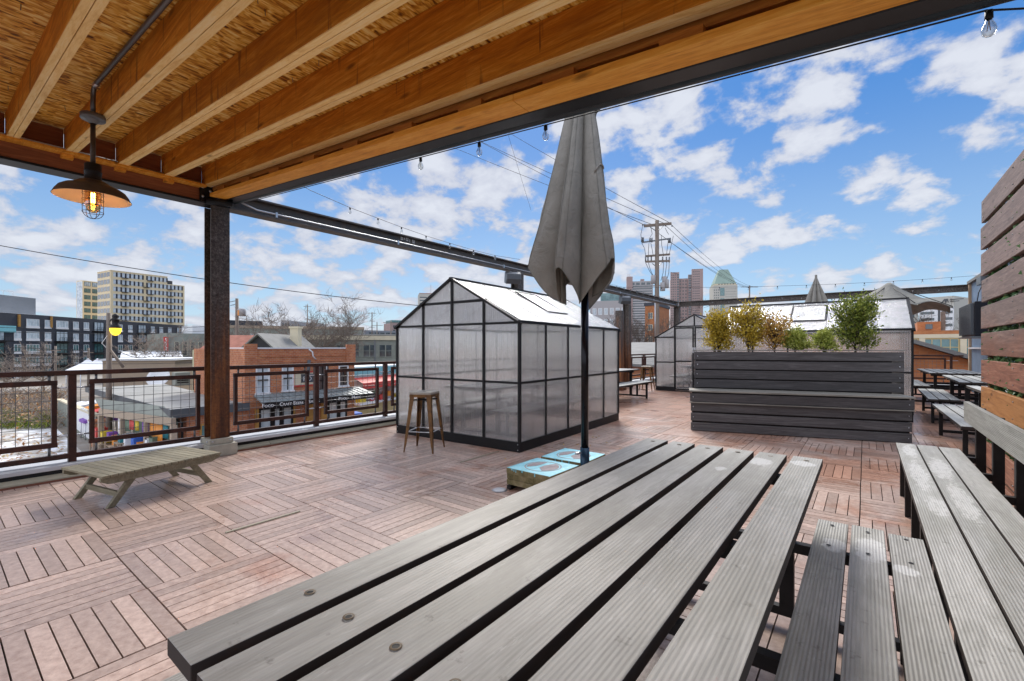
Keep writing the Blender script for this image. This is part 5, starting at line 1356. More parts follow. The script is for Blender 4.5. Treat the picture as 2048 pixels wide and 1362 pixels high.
m=MB(); m.box(-.05,.4,0,-.01,4.6,f.h-.4); f.part('glazed_side',m,M['glass_pale'])

# ---- long grey works building and the one behind
f=Fac('works_building','long grey rendered works building with a cream cornice, right of the brick pub','works',560,70,842,78,GZ,zat(669,70),24,M['plaster_grey'])
m=MB(); m.box(-.2,-.25,f.h-.75,f.W,-.02,f.h-.05); f.part('cornice',m,M['cream'])
m=MB(); m.box(-.2,-.3,f.h+.002,f.W+.2,24,f.h+.2); f.part('roof',m,M['flat_roof'])
for u in (590,612,640,655,673,690,705,726,739,758,771,790,805,820): x=f.X(u); f.win(x,f.h-3.6,1.05,2.1,'plaster_grey','glass_dark',1,True)
for u in (690,738,770): x=f.X(u); f.win(x,f.h-6.1,1.1,.9,'cream','glass_dark',3)
m=MB()
for u in (748,): x=f.X(u); m.box(x,-.2,0,x+.25,-.02,f.h-.8)
f.part('downpipe',m,M['conduit_dark'])
f=Fac('works_building','second long flat building with bluish windows, behind the grey works','works',440,118,727,130,GZ,zat(652,118),24,M['plaster_grey'])
m=MB(); m.box(-.2,-.3,f.h-.5,f.W+.2,24,f.h+.25); f.part('roof',m,M['tan_board'])
for u in (500,512,540,552,580,610,630,650,662,675,690,705,715): x=f.X(u); f.win(x,f.h-4.2,2.4,2.4,'tan_board','glass_pale',3)
f=Fac('roof_penthouse','grey metal clad building with glazed bays behind the house with the black gable','building',440,150,524,158,GZ,zat(641,154),20,M['dark_clad'])
for u in (462,475,488,500,513): x=f.X(u); f.win(x,f.h-5.4,2.,3.4,'dark_clad','glass_pale',2)
for lab,u0,u1,v,d in (('small grey rooftop block behind the bare tree, the left one',562,580,641,170),('small grey rooftop block behind the bare tree, the right one',610,623,645,175)):
    f=Fac('rooftop_block',lab,'building',u0,d,u1,d,GZ,zat(v,d),14,M['grey_tower']); 
    for k in range(3): f.win(.3+k*f.W/3.1,f.h-2.2,f.W/4,1.4,'grey_tower','glass_dark',1)
f=Fac('low_warehouse','dark low warehouse on the horizon left of the near greenhouse','warehouse',730,220,835,240,GZ,zat(661,225),20,M['grey_clad'])
for k in range(8): f.win(2+k*3.,f.h-2.6,2.2,1.6,'dark_clad','glass_dark',2)
f=Fac('office_block','small rose and glass office block on the horizon beside the greenhouse eave','office block',784,420,801,425,GZ,zat(646,420),20,M['rose_tower'])
m=MB(); m.box(2,5,f.h,f.W+3,20,f.h+3.); f.part('glass_top',m,M['glass_teal'])
for k in range(2):
    for j in range(3): f.win(.8+k*3.6,f.h-4-j*4,2.4,2,'rose_tower','glass_dark',2)

# ---- striped street front right of the pub: red awning, murals, ochre wall
f=Fac('shop_building','low shop with a red valance, white counter and ochre lower wall, right of the pub','shop',705,42,850,53,GZ,zat(731,46),8,M['white_panel'])
m=MB(); m.box(0,-.12,f.h-.85,f.W,-.02,f.h-.1)
f.part('mural_band',m,M['aqua'])
m=MB(); m._add([(0,-.1,f.h-1.0),(f.W,-.1,f.h-1.0),(f.W,-1.2,f.h-1.45),(0,-1.2,f.h-1.45),(0,-1.2,f.h-2.0),(f.W,-1.2,f.h-2.0)],[(0,3,2,1),(3,4,5,2)]); f.part('awning',m,M['red'])
gd=[]
for k in range(12): 
    m=MB(); x=.6+k*f.W/12.5; cm=('yellow','white','green','red','orange','white')[k%6]; m.prism([(-.4,0),(.4,0),(.45,.5),(-.45,.5)],'y',-.7,-.2,0,Matrix.Translation((x,0,f.h-3.3+(k%3)*.25))); f.part('goods',m,M[cm])
m=MB(); m.box(0,-.9,f.h-3.5,f.W,-.02,f.h-3.32); f.part('counter',m,M['white'])
m=MB(); m.box(0,-.5,0,f.W*.72,-.021,f.h-3.52); f.part('ochre_wall',m,M['tancl'])
x=f.X(736)
m=MB(); m.lathe([(.0,0),(.44,0),(.44,.02),(.0,.02)],(0,0,0),20,0,False,Matrix.Translation((x,-.505,zat(793,f.D(x))-GZ))@Matrix.Rotation(PI/2,4,'X')); sg=f.part('round_sign',m,M['red'])
m=MB(); m.lathe([(.0,0),(.30,0),(.30,.02),(.0,.02)],(0,0,0),20,0,False,Matrix.Translation((x,-.527,zat(793,f.D(x))-GZ))@Matrix.Rotation(PI/2,4,'X')); m.build('sign_face',M['white'],sg,world=False)
m=MB(); z=zat(793,f.D(x))-GZ; m.prism([(x-.10,z+.10),(x+.10,z+.12),(x+.02,z-.16),(x-.05,z-.02)],'y',-.553,-.5475); m.build('arrow_mark',M['steel_black'],sg,world=False)
m=MB()
for k in range(10): x=f.W*.74+.1+(k%5)*.3; z=.4+(k//5)*.9; m.box(x,-.06,z,x+.22,-.021,z+.6)
f.part('poster',m,M['red'])
p=dep(709,822,37); tt=thing('blue_bin','blue wheeled bin beside the right corner of the pub','bin',(p.x,p.y,GZ)); m=MB(); m.prism([(-.35,.1),(.35,.1),(.45,1.7),(-.45,1.7)],'y',-.4,.4,0,Matrix.Translation((p.x,p.y,GZ))); m.build('body',M['blue'],tt,bevel=.05)
m=MB(); m.prism([(-.5,1.702),(.5,1.702),(.45,1.85),(-.45,1.9)],'y',-.43,.43,0,Matrix.Translation((p.x,p.y,GZ))); m.build('lid',M['blue'],tt,bevel=.03)

# ---- skyline towers
f=Fac('office_tower','beige office tower behind the left roof slope of the near greenhouse','tower',838,520,872,525,GZ,zat(587,520),22,M['concrete_tower'])
for j in range(13): f.win(.8,f.h-5-j*3.6,8,1.5,'concrete_tower','glass_dark',5); f.win(10.2,f.h-5-j*3.6,7.5,1.5,'concrete_tower','glass_dark',5)
m=MB(); m.box(.5,.5,f.h+.002,18,20,f.h+.7); f.part('roof',m,M['red_roof'])
m=MB(); m.tube([(14,8,f.h),(14,8,f.h+12)],.15,5); f.part('antenna',m,M['conduit_dark'])
f=Fac('office_tower','grey banded office tower with a taller left shaft, left of the tall utility pole','tower',1259,760,1306,752,GZ,zat(563,760),20,M['grey_tower'])
for j in range(22): f.win(1.2,f.h-9.5-j*4.1,f.W-2.4,1.9,'grey_tower','glass_dark',1)
for k in range(4): f.win(2.+k*(f.W-4)/4,f.h-6.4,(f.W-4)/4*.75,4.2,'grey_tower','glass_dark',1)
m=MB(); m.box(-4.5,-1,0,5,20,f.h+8); m.box(18,4,f.h+.01,24,12,f.h+4); f.part('shaft',m,M['rose_tower'])
m=MB(); m.box(-3.2,1,f.h+9.,2,2,f.h+10.5); m.box(-3.2,1,f.h+11.5,2,2,f.h+13); m.box(-.8,1.2,f.h+8.002,-.4,1.6,f.h+11.5); f.part('roof_sign',m,M['white_panel'])
def wing(lab,segs):
    pass
t=None
f=Fac('granite_tower','rose granite tower of two tall wings joined by a lower middle','tower',1341,830,1405,815,GZ,zat(558,830),18,M['rose_tower'])
W=f.W; hm=f.h
ht=zat(543,830)-GZ; hl=zat(546,830)-GZ
m=MB(); m.box(-.2,-6,0,W*.27,-.01,hl); m.prism([(-.2,hl+.01),(W*.12,hl+.01),(W*.27,hl-5),(-.2,hl+1.2)],'y',-6,-.02); f.part('left_wing',m,M['rose_tower'])
m=MB(); m.box(W*.66,-8,0,W*1.0,-.01,ht); m.box(W*.55,-4,0,W*.66-.01,-.011,hm+6); m.box(W*.655,-8.2,ht+.01,W*1.0,-1,ht+1.2); f.part('right_wing',m,M['rose_tower'])
for j in range(12):
    for k in range(3): f.win(W*.29+k*W*.088,f.h-6-j*6,2.2,3.,'rose_tower','glass_dark',1)
wl=MB()
for j in range(26):
    for k in range(3): wl.box(W*.02+k*W*.055,-6.08,f.h+5-j*4.3,W*.02+k*W*.055+1.6,-6.01,f.h+7-j*4.3)
    wl.box(W*.20,-6.08,f.h+4.5-j*4.3,W*.262,-6.01,f.h+7.4-j*4.3)
    for k in range(4): wl.box(W*.68+k*W*.06,-8.08,f.h+9-j*4.3,W*.68+k*W*.06+1.7,-8.01,f.h+11-j*4.3)
    wl.box(W*.56,-4.08,f.h+2-j*4.3,W*.65,-4.01,f.h+5-j*4.3)
f.part('windows',wl,M['glass_dark'])['kind']='stuff'
f=Fac('office_tower','beige stone tower with a green copper mansard roof','tower',1427,700,1475,692,GZ,zat(571,700),34,M['concrete_tower'])
W=f.W; hr=zat(538,700)-GZ
m=MB(); b=[(1.5,1,f.h+2.6),(W-1.5,1,f.h+2.6),(W-1.5,33,f.h+2.6),(1.5,33,f.h+2.6),(W*.30,9,hr),(W*.66,9,hr),(W*.66,25,hr),(W*.30,25,hr)]
m._add(b,[(3,2,1,0),(4,5,6,7),(0,1,5,4),(1,2,6,5),(2,3,7,6),(3,0,4,7)]); f.part('roof',m,M['green_copper'])
m=MB(); m.box(1.8,1.3,f.h+.001,W-1.8,32,f.h+2.599); m.box(.5,.3,f.h+.002,W-.5,33,f.h+.9); f.part('attic',m,M['cream'])
m=MB()
for k in range(6): m.box(7+k*4,1.2,f.h+1.2,9.4+k*4,1.29,f.h+2.3)
f.part('attic_windows',m,M['glass_dark'])
m=MB(); m.box(W*.28,-.3,f.h-16,W*.46,-.02,f.h-4); m.box(W*.29,-.3,f.h-80,W*.45,-.02,f.h-20); f.part('glass_strip',m,M['glass_teal'])
wl=MB()
for j in range(22):
    for k in range(3): wl.box(1.+k*2.6,-.1,f.h-8-j*4,2.2+k*2.6,-.02,f.h-6.2-j*4)
    wl.box(W*.5,-.04,f.h-6-j*4,W*.96,-.02,f.h-5.7-j*4)
f.part('windows',wl,M['glass_dark'])['kind']='stuff'
f=Fac('brick_block','grey brick apartment block just left of the far pergola columns','apartment block',1180,140,1252,137,GZ,zat(604,142),24,M['grey_tower'])
for j in range(6):
    for k in range(6): f.win(.8+k*f.W/6.2,f.h-4.2-j*3.3,1.15,2.,'white_panel','glass_pale',2)
m=MB(); m.box(3,2,f.h+.002,9,12,f.h+2.6); f.part('penthouse',m,M['glass_teal'])
f=Fac('orange_brick_block','small orange brick building seen through bare branches beside the utility pole','building',1290,118,1312,116.5,GZ,zat(612,118),14,M['brick_orange'])
for j in range(4): f.win(.8,f.h-3.4-j*3,1.2,1.6,'cream','glass_dark',2)
m=MB(); m.box(-.2,-.2,f.h+.002,f.W+.2,14,f.h+.8); f.part('roof',m,M['dark_clad'])

# ---- neighbours right behind the deck
XW0,XW1,YN=-7.4,3.3,24.2
t=thing('brick_workshop','orange brick workshop with a grey gabled roof just beyond the far railing','workshop',((XW0+XW1)/2,YN+6,GZ))
zpk,zev=2.78,.80; xm=-1.85
m=MB(); m.prism([(XW0,GZ),(XW1,GZ),(XW1,zev),(xm,zpk),(XW0,zev)],'y',YN,YN+13); m.build('wall',M['brick_orange'],t)
m=MB()
for (xa,xb) in ((XW0-.3,xm),(XW1+.3,xm)):
    za=zev-.3*(zpk-zev)/5.3
    m._add([(xa,YN-.35,za+.02),(xb,YN-.35,zpk+.02),(xb,YN+13.3,zpk+.02),(xa,YN+13.3,za+.02),(xa,YN-.35,za+.18),(xb,YN-.35,zpk+.18),(xb,YN+13.3,zpk+.18),(xa,YN+13.3,za+.18)],[(0,1,2,3),(7,6,5,4),(4,5,1,0),(5,6,2,1),(6,7,3,2),(7,4,0,3)])
m.build('roof',M['grey_roof'],t)
m=MB(); m.box(-.4,YN-.03,.28,.9,YN-.005,.52); m.build('wall_plate',M['grey_tower'],t)
a=dep(1256,700,33)
t=thing('grey_roofed_shed','shed with a broad grey metal roof and orange brick base left of the far greenhouse','shed',(a.x+1,a.y,GZ))
XS=-16.; 
m=MB(); m.box(XS,25.8,GZ,-7.8,34,.25); m.build('wall',M['brick_orange'],t)
m=MB(); m._add([(XS-.4,25.4,.55),(-7.75,25.4,.30),(-7.75,34.4,1.75),(XS-.4,34.4,1.75),(XS-.4,25.4,.40),(-7.75,25.4,.15),(-7.75,34.4,1.6),(XS-.4,34.4,1.6)],[(0,1,2,3),(7,6,5,4),(4,5,1,0),(5,6,2,1),(6,7,3,2),(7,4,0,3)]); m.build('roof',M['grey_roof'],t)
f=Fac('brick_warehouse','brick warehouse with a cream band and wide factory windows, behind the right railing','warehouse',1795,46,1975,42,GZ,zat(661,44),16,M['brick_orange'])
m=MB(); m.box(0,-.15,f.h-.72,f.W,-.02,f.h-.35); m.box(0,-.12,0,f.W,-.021,f.h-2.5)
for u in (1838,1920): x=f.X(u); m.box(x,-.14,f.h-2.49,x+.45,-.0205,f.h-.73)
f.part('cream_band',m,M['cream'])
for ua,ub in ((1800,1837),(1846,1919),(1927,1965)): xa,xb=f.X(ua),f.X(ub); f.win(xa,f.h-2.47,xb-xa,1.72,'tancl','glass_teal',max(2,int((xb-xa)/.6)),True)
m=MB(); xa,xb=f.X(1838),f.X(1888); m.box(xa,3,f.h+.002,xb,9,f.h+1.0); hut=f.part('roof_hut',m,M['brick_orange'])
m=MB(); xm_=(xa*.62+xb*.38); m.box(xa+ (xb-xa)*.35,2.94,f.h+.25,xa+(xb-xa)*.65,2.998,f.h+.75); m.build('window',M['glass_dark'],hut,world=False)
m=MB(); x=f.X(1888); m.box(x,3.2,f.h+.002,x+.35,3.6,f.h+2.0); f.part('chimney',m,M['bark'])
f=Fac('hospital_block','white and beige hospital block with dark window bands, behind the half open parasol','hospital',1838,300,1908,285,GZ,zat(596,298),30,M['concrete_tower'])
W=f.W
m=MB(); m.box(W*.02,-.6,0,W*.56,-.02,f.h-7); m.box(W*.63,-.6,0,W,-.02,f.h-7); f.part('white_front',m,M['white_panel'])
for j in range(11):
    f.win(W*.05,f.h-11.-j*4.1,W*.42,1.9,'white_panel','glass_dark',1); f.win(W*.67,f.h-11.-j*4.1,W*.31,1.9,'white_panel','glass_dark',1)
for o in f.t.children:
    if o.name.startswith('window'): o.location.y=-.6
m=MB(); m.box(W*.565,-.3,0,W*.625,-.01,f.h-6.5); f.part('glass_shaft',m,M['fascia'])
m=MB(); x=f.X(1881)
m.prism([(x,f.h-4.6),(x+.5,f.h-4.6),(x+2,f.h-2.6),(x+2.6,f.h-4.6),(x+3.2,f.h-2.6),(x+4.,f.h-4.2),(x+3.6,f.h-1.6),(x+2.8,f.h-1.6),(x+1.9,f.h-1.6)],'y',-.4,-.03); m.box(x+4.6,-.4,f.h-2.5,x+11,-.03,f.h-2.0); m.box(x+4.6,-.4,f.h-3.6,x+9,-.03,f.h-3.2)
f.part('wall_sign',m,M['fascia'])
m=MB()
for k in range(4): pass
f2=Fac('brick_block','pale brick block with punched windows right of the hospital','building',1909,310,1935,308,GZ,zat(625,309),20,M['grey_tower'])
for j in range(4):
    for k in range(3): f2.win(1+k*2.8,f2.h-3-j*4,1.3,2,'grey_tower','glass_dark',1)
f2=Fac('brick_block','low grey stone hospital wing left of the dark window bands','building',1790,290,1836,292,GZ,zat(626,290),20,M['concrete_tower'])
for j in range(4):
    for k in range(5): f2.win(1.2+k*2.8,f2.h-3-j*4,1.6,2,'concrete_tower','glass_dark',1)
# ================================================================== MARQUEES
for lab,u,d,w in (('white peaked marquee tent, the left one of the pair',176,64,2.0),('white peaked marquee tent, the right one beside the lamp pole',195,60,2.0),('small white marquee in the lot beyond the block wall',163,50,1.6)):
    p=dep(u,700,d); zt=zat(717 if u!=163 else 803,d); ze_=zat(740 if u!=163 else 809,d)
    t=thing('marquee_tent',lab,'marquee',(p.x,p.y,GZ),0,'white marquees')
    m=MB(); n=12; rg=[]
    for f_ in (0,.25,.5,.75,1):
        r=w*f_; z=zt-(zt-ze_)*(f_**.75); rg.append([(p.x+sx*r,p.y+sy*r,z) for sx,sy in ((-1,-1),(1,-1),(1,1),(-1,1))])
    vs=[q for g in rg for q in g]+[(p.x+sx*w,p.y+sy*w,ze_-.35) for sx,sy in ((-1,-1),(1,-1),(1,1),(-1,1))]; fs=[]
    for i in range(5):
        for j in range(4): a=i*4+j; b=i*4+(j+1)%4; fs.append((a,b,b+4,a+4))
    m._add(vs,fs); c=m.build('cover',M['white'],t); sd=c.modifiers.new('t','SOLIDIFY'); sd.thickness=.03
    for sx,sy in ((-1,-1),(1,-1),(1,1),(-1,1)): m=MB(); m.tube([(p.x+sx*w*.97,p.y+sy*w*.97,GZ),(p.x+sx*w*.97,p.y+sy*w*.97,ze_)],.05,6); m.build('leg',M['zinc'],t)

# ================================================================== POLES AND LINES
def catenary(a,b,sag,n=14): return lerp_sag(a,b,n,sag)
WIRES='overhead lines of the street'
def wire(label,a,b,sag,r=.012,group=None):
    m=MB(); m.tube(catenary(a,b,sag),r,4); o=m.build('overhead_line',M['wirebk'])
    tag(o,label,'overhead line',group)
def simple_pole(label,u,d,vt,w,arms=(),mat='timber_pole',group=None):
    p=dep(u,700,d); z=zat(vt,d); t=thing('utility_pole',label,'utility pole',(p.x,p.y,GZ),0,group)
    m=MB(); m.tube([(p.x,p.y,GZ),(p.x,p.y,z)],[w*.6,w*.42],8); m.build('pole',M[mat],t)
    r=Vector((cY,sY,0))
    for dz,L in arms: m=MB(); q=Vector((p.x,p.y,z-dz)); m.bar(q-r*L,q+r*L,.12,.14); m.build('cross_arm',M[mat],t)
    return t,p,z
# street lamp on timber pole
t,p,z=simple_pole('timber street pole carrying a lit amber globe lamp, beyond the left railing',218,31.8,626,.34)
r=Vector((cY,sY,0)); q=Vector((p.x,p.y,0)); lp=q+r*.45-Vector((p.x,p.y,0)).normalized()*.35
d=31.4
m=MB(); m.tube([(p.x,p.y,zat(645,d)),(lp.x,lp.y,zat(628,d)),(lp.x,lp.y,zat(634,d))],.04,6); m.build('lamp_arm',M['steel_black'],t)
m=MB(); m.lathe([(.0,zat(627,d)),(.16,zat(629,d)),(.20,zat(633,d)),(.14,zat(637,d)),(.27,zat(638,d)),(.29,zat(640,d)),(.20,zat(641,d)),(.19,zat(648,d)),(.30,zat(651,d)),(.33,zat(656,d))],(lp.x,lp.y,0),18); h=m.build('lamp_head',M['steel_black'],t)
m=MB(); m.lathe([(.325,zat(656.3,d)),(.315,zat(661,d)),(.26,zat(666,d)),(.14,zat(670,d)),(.0,zat(671,d))],(lp.x,lp.y,0),18); m.build('globe',M['amber_globe'],h)
m=MB(); m.tube([(p.x+.1,p.y-.1,zat(671,d)),q+r*-.5+Vector((0,0,zat(686,d))),(p.x,p.y-.1,zat(697,d))],.025,5); m.build('service_cable',M['white_panel'],t)
m=MB(); m.tube([(p.x,p.y,zat(697,d)),q+r*1.0+Vector((0,0,zat(735,d)))],.09,6); m.build('brace_pole',M['timber_pole'],t)
# pole with a transformer can
t,p,z=simple_pole('leaning pole with a rusty transformer can behind the gabled house',474,62,597,.5)
r2=Vector((cY,sY,0)); c=Vector((p.x,p.y,0))+r2*.62-Vector((p.x,p.y,0)).normalized()*.4
m=MB(); m.lathe([(.0,zat(633,62)),(.5,zat(632.5,62)),(.5,zat(620,62)),(.42,zat(618,62)),(.0,zat(617,62))],(c.x,c.y,0),14); tr=m.build('transformer',M['grey_tower'],t)
m=MB(); a0=math.atan2(-r2.y,-r2.x); m._add([(c.x+.51*math.cos(a0+q_),c.y+.51*math.sin(a0+q_),zz) for zz in (zat(632,62),zat(621,62)) for q_ in (-.2,.4,1.,1.5)],[(0,1,5,4),(1,2,6,5),(2,3,7,6)]); m.build('rust_patch',M['orange'],tr)
m=MB(); 
for vv,L in ((601,-1.0),(608,-.9)): q=Vector((p.x,p.y,zat(vv,62))); m.bar(q,q+r2*L-Vector((0,0,.2)),.08,.08)
m.build('bracket',M['conduit_dark'],t)
for lab,u,d,vt,arms in (('thin utility pole with one cross arm, beyond the bare street tree',676,150,633,((.8,1.8),)),('tallest of the thin far poles left of the greenhouse, with three short arms',744,150,624,((.4,1.4),(3,1.),(5.,.9))),('short thin pole right beside the tallest far pole',754,160,644,((1.2,2.),)),('utility pole with a wide arm left of the small rose office block',782,130,641,((.6,2.2),)),('tiny bare pole on the horizon between the works and the greenhouse',770,260,652,()),('distant pole with a twin mast among the tree branches',615,150,609,((.6,1.3),(5.,1.),(9.,.8)))):
    simple_pole(lab,u,d,vt,.35,arms)
for lab,u,d,vt in (('short orange timber pole in front of the charcoal block, the left one',111,80,692),('short orange timber pole in front of the charcoal block, nearer the lamp pole',177,82,696)): simple_pole(lab,u,d,vt,.36,((.8,.9),))
t,p,z=simple_pole('slim distant pole with two arms between the green roofed tower and the parasol',1499,120,571,.4,((.4,2.2),(10.2,1.3)))
# the big pole
D=40.
t,p,z=simple_pole('tall timber utility pole with cross arms, switches and many wires',1314,D,441,.42)
rz=math.radians(8); r=Vector((math.cos(YAW+rz),math.sin(YAW+rz),0)); base=Vector((p.x,p.y,0))
def hp(dx,v): return base+r*(dx*D/912)+Vector((0,0,zat(v,D)))
m=MB(); m.bar(hp(-27,453),hp(30,446),.16,.22); m.build('cross_arm',M['timber_pole'],t)
m=MB(); m.bar(hp(-32,486),hp(29,476),.10,.12); m.build('switch_arm',M['conduit_dark'],t)
m=MB(); m.bar(hp(-24,513),hp(27,508),.14,.16); m.build('cross_arm',M['timber_pole'],t)
m=MB(); m.bar(hp(-24,524),hp(27,521),.14,.16); m.build('cross_arm',M['timber_pole'],t)
m=MB()
for dx in (-24,-19,-12,12,20,26): m.tube([hp(dx,513),hp(dx,524)],.06,6)
for dx in (-32,-29,-15,-11,25,28): m.tube([hp(dx,485),hp(dx,476)],.07,6)
for dx in (-30,-26,-8,18,32): m.tube([hp(dx,452),hp(dx,449)],.06,6)
m.build('insulator',M['conduit_dark'],t)
m=MB()
for pts in ([(-30,452),(-34,470),(-33,478)],[(-13,456),(-10,468),(-14,474)],[(17,455),(22,464),(25,468)],[(-32,487),(-26,498),(-24,512)],[(-17,487),(-18,500),(-18,512)],[(-13,487),(-10,500),(-8,512)],[(9,470),(10,490),(14,512)],[(24,478),(22,495),(20,510)],[(35,470),(30,490),(26,508)],
            [(-24,526),(-16,542),(-6,556),(-8,566)],[(-18,526),(-14,540),(-8,552)],[(14,524),(13,545),(8,562)],[(21,524),(18,545),(17,556)],[(26,522),(25,545),(20,562)]):
    m.tube([hp(a,b) for a,b in pts],.022,4)
m.build('jumper_wire',M['wirebk'],t)
m=MB(); m.bar(hp(-14,455),hp(-2,462),.06,.05); m.bar(hp(14,451),hp(2,462),.06,.05); m.bar(hp(-10,527),hp(-2,533),.06,.05); m.bar(hp(12,524),hp(2,533),.06,.05); m.build('brace',M['conduit_dark'],t)
m=MB()
for dx,v in ((-8,560),(16,562),(20,568),(12,574)): m.lathe([(.0,0),(.22,.02),(.22,.75),(.0,.8)],hp(dx,v+8),8)
m.bar(hp(-10,572),hp(22,570),.1,.1); m.build('transformer',M['grey_tower'],t)
m=MB(); m.tube([hp(-3,692),hp(-3,600)],.09,6); m.build('riser_pipe',M['zinc'],t)
ends=[((-27,451),(1010,265,70)),((-8,450),(915,285,75)),((18,447),(930,240,75)),((30,446),(1090,250,75))]
for (dx,v),(u,vv,dd) in ends: wire('thin wire running from the tall pole up left behind the parasol',hp(dx,v),dep(u-250,vv-95,62),.4,.02,'wires from the tall pole to the left')
for (dx,v),(u,vv,dd) in (((-14,455),(1500,573,120)),((18,450),(1495,574,120)),((30,448),(1505,573,120)),((9,470),(1502,576,120))): wire('thin wire dropping from the tall pole to the slim distant pole',hp(dx,v),dep(u,vv,dd),1.0,.025,'wires from the tall pole to the right')
wire('single thin cable crossing the sky from the left edge to the greenhouse roof',dep(-60,480,26),dep(900,617,30),.35,.022)
for k,(va,vb) in enumerate(((690,700),(699,703),(705,709),(712,713),(719,722),(653,651),(661,660))):
    wire('low street wire strung left and right of the lamp pole',dep(-40,va,38),dep(440,vb,52),.35,.02,WIRES)
wire('slanting thin wire rising right from the lamp pole toward the charcoal block',dep(218,640,31.8),dep(325,628,90),.3,.018)
wire('slack cable from the lamp pole down toward the white roofed shed',dep(222,693,31.8),dep(300,712,60),.5,.03)
for va in (787,797): wire('pale wire sagging in front of the pub awning',dep(455,va+10,27),dep(780,va-22,30),.25,.014,'wires before the pub')
wire('faint guy wire beside the big parasol top',dep(1015,265,20),dep(1062,420,24),.02,.006)

# ================================================================== BARE TREES
def bare_tree(label,u,d,vtop,spread,seed,mat='bark',levels=5,vbase=None,lean=0.,dens=3,r0=.22,group='bare street trees',wide=1.):
    rr=random.Random(seed); p=dep(u,700,d); h=zat(vtop,d)-GZ
    t=thing('bare_tree',label,'tree',(p.x,p.y,GZ),0,group); tr=MB(); cr=MB()
    th=h*(.28 if vbase is None else vbase)
    base=Vector((p.x,p.y,GZ)); top=base+Vector((lean,rr.uniform(-.2,.2),th)); tr.tube([base,base.lerp(top,.5)+Vector((.1,.05,0)),top],[r0,r0*.85,r0*.75],8)
    def grow(a,dv,L,r,lv):
        pts=[a]; rs=[r]; dcur=dv.normalized(); n=4
        for i in range(n):
            dcur=(dcur+Vector((rr.gauss(0,.16),rr.gauss(0,.16),rr.gauss(.05,.12)))).normalized(); pts.append(pts[-1]+dcur*L/n); rs.append(r*(1-.62*(i+1)/n))
        (tr if lv==0 else cr).tube(pts,rs,5 if lv<2 else 3,cap=False)
        if lv>=levels: return
        for k in range(dens if lv>0 else dens+2):
            i=rr.randint(1,n); q=pts[i]; ax=Vector((rr.gauss(0,1),rr.gauss(0,1),rr.gauss(.1,.5))).normalized()
            nd=(dcur*.85+ax*rr.uniform(.5,.95)*wide).normalized()
            grow(q,nd,L*rr.uniform(.55,.82),max(rs[i]*.76,d*.00033),lv+1)
    for k in range(4):
        a=k*PI/2+rr.uniform(-.5,.5); grow(top,Vector((math.cos(a)*spread,math.sin(a)*spread,1.)),(h-th)*.52,r0*.62,0)
    tr.build('trunk',M[mat],t); cr.build('crown',M[mat],t); return t
bare_tree('tall bare tree rising behind the brick pub',612,62,600,.75,3,'bark',5,.25,r0=.24,dens=3)
bare_tree('bare spreading tree in front of the white roofed shed',345,74,655,1.5,8,'bark_pale',5,.3,r0=.2,dens=3,wide=1.2)
bare_tree('bare tree at the far left before the charcoal block',88,66,686,1.1,21,'bark_pale',4,.3,r0=.15)
bare_tree('bare twiggy tree at the left edge before the charcoal block',22,60,700,1.1,22,'bark_pale',4,.3,r0=.15)
bare_tree('thin bare tree behind the leaning transformer pole',500,90,632,1.0,31,'bark',4,.4,r0=.15)
bare_tree('bare tree between the far pergola columns and the tall pole',1282,52,622,1.2,41,'bark_dark',5,.35,r0=.2,dens=3,wide=1.2)
bare_tree('bare dark tree behind the peak of the far greenhouse',1372,60,632,1.3,43,'bark_dark',5,.35,r0=.2,wide=1.2)
bare_tree('bare tree in front of the grey brick apartment block',1236,58,640,1.1,44,'bark_dark',4,.35,r0=.18)
bare_tree('bare tree right of the far greenhouse, before the hospital wing',1822,70,610,1.2,47,'bark_dark',5,.4,r0=.18,wide=1.2)
bare_tree('small bare tree right of the brick roof hut',1915,70,640,1.2,48,'bark_dark',4,.4,r0=.15)
bare_tree('bare tree below the red rooftop behind the pub',665,70,640,1.0,51,'bark',4,.4,r0=.15)
# scrub in the lot
sc=MB(); lf=MB(); rr=random.Random(77)
for k in range(1500):
    u=rr.uniform(-60,118); d=rr.uniform(40,66)
    p=dep(u,700,d); L=rr.uniform(.6,2.6); a=rr.uniform(0,2*PI); q=Vector((p.x,p.y,GZ))
    e=q+Vector((math.cos(a)*L*.8,math.sin(a)*L*.8,L*rr.uniform(.35,1.))); sc.tube([q,q.lerp(e,.5)+Vector((0,0,.25)),e],[.035,.024,.012],3,cap=False)
    for j in range(3):
        if rr.random()<.6: lf.leaf(q.lerp(e,rr.uniform(.3,1.))+Vector((rr.gauss(0,.25),rr.gauss(0,.25),rr.gauss(0,.2))),Vector((rr.gauss(0,1),rr.gauss(0,1),rr.gauss(0,.6))),Vector((0,0,1)),rr.uniform(.25,.5),rr.uniform(.12,.22))
o=tag(sc.build('scrub',M['bark_pale']),'dead brown brush covering the vacant lot beyond the left railing','brush',kind='stuff')
tag(lf.build('scrub_leaves',M['leaf_scrub']),'orange and tan dead leaves in the vacant lot brush','leaves',kind='stuff')
gr=MB()
for k in range(1600):
    u=rr.uniform(-40,95); d=rr.uniform(39.5,47); p=dep(u,700,d); q=Vector((p.x,p.y,GZ)); gr.leaf(q,Vector((rr.gauss(0,.5),rr.gauss(.5,.5),1.)),Vector((rr.gauss(0,1),rr.gauss(0,1),0)),rr.uniform(.5,1.3),.07)
tag(gr.build('tall_grass',M['leaf_green']),'patch of green and straw grass along the brush','grass',kind='stuff')
fl=MB()
for k in range(260):
    u=rr.uniform(-20,125); v=rr.uniform(868,925); d=7.14*912/(v-695); p=dep(u,v,d); fl.leaf(Vector((p.x,p.y,GZ+.05)),Vector((rr.gauss(0,1),rr.gauss(0,1),.1)),Vector((0,0,1)),rr.uniform(.15,.4),rr.uniform(.1,.25))
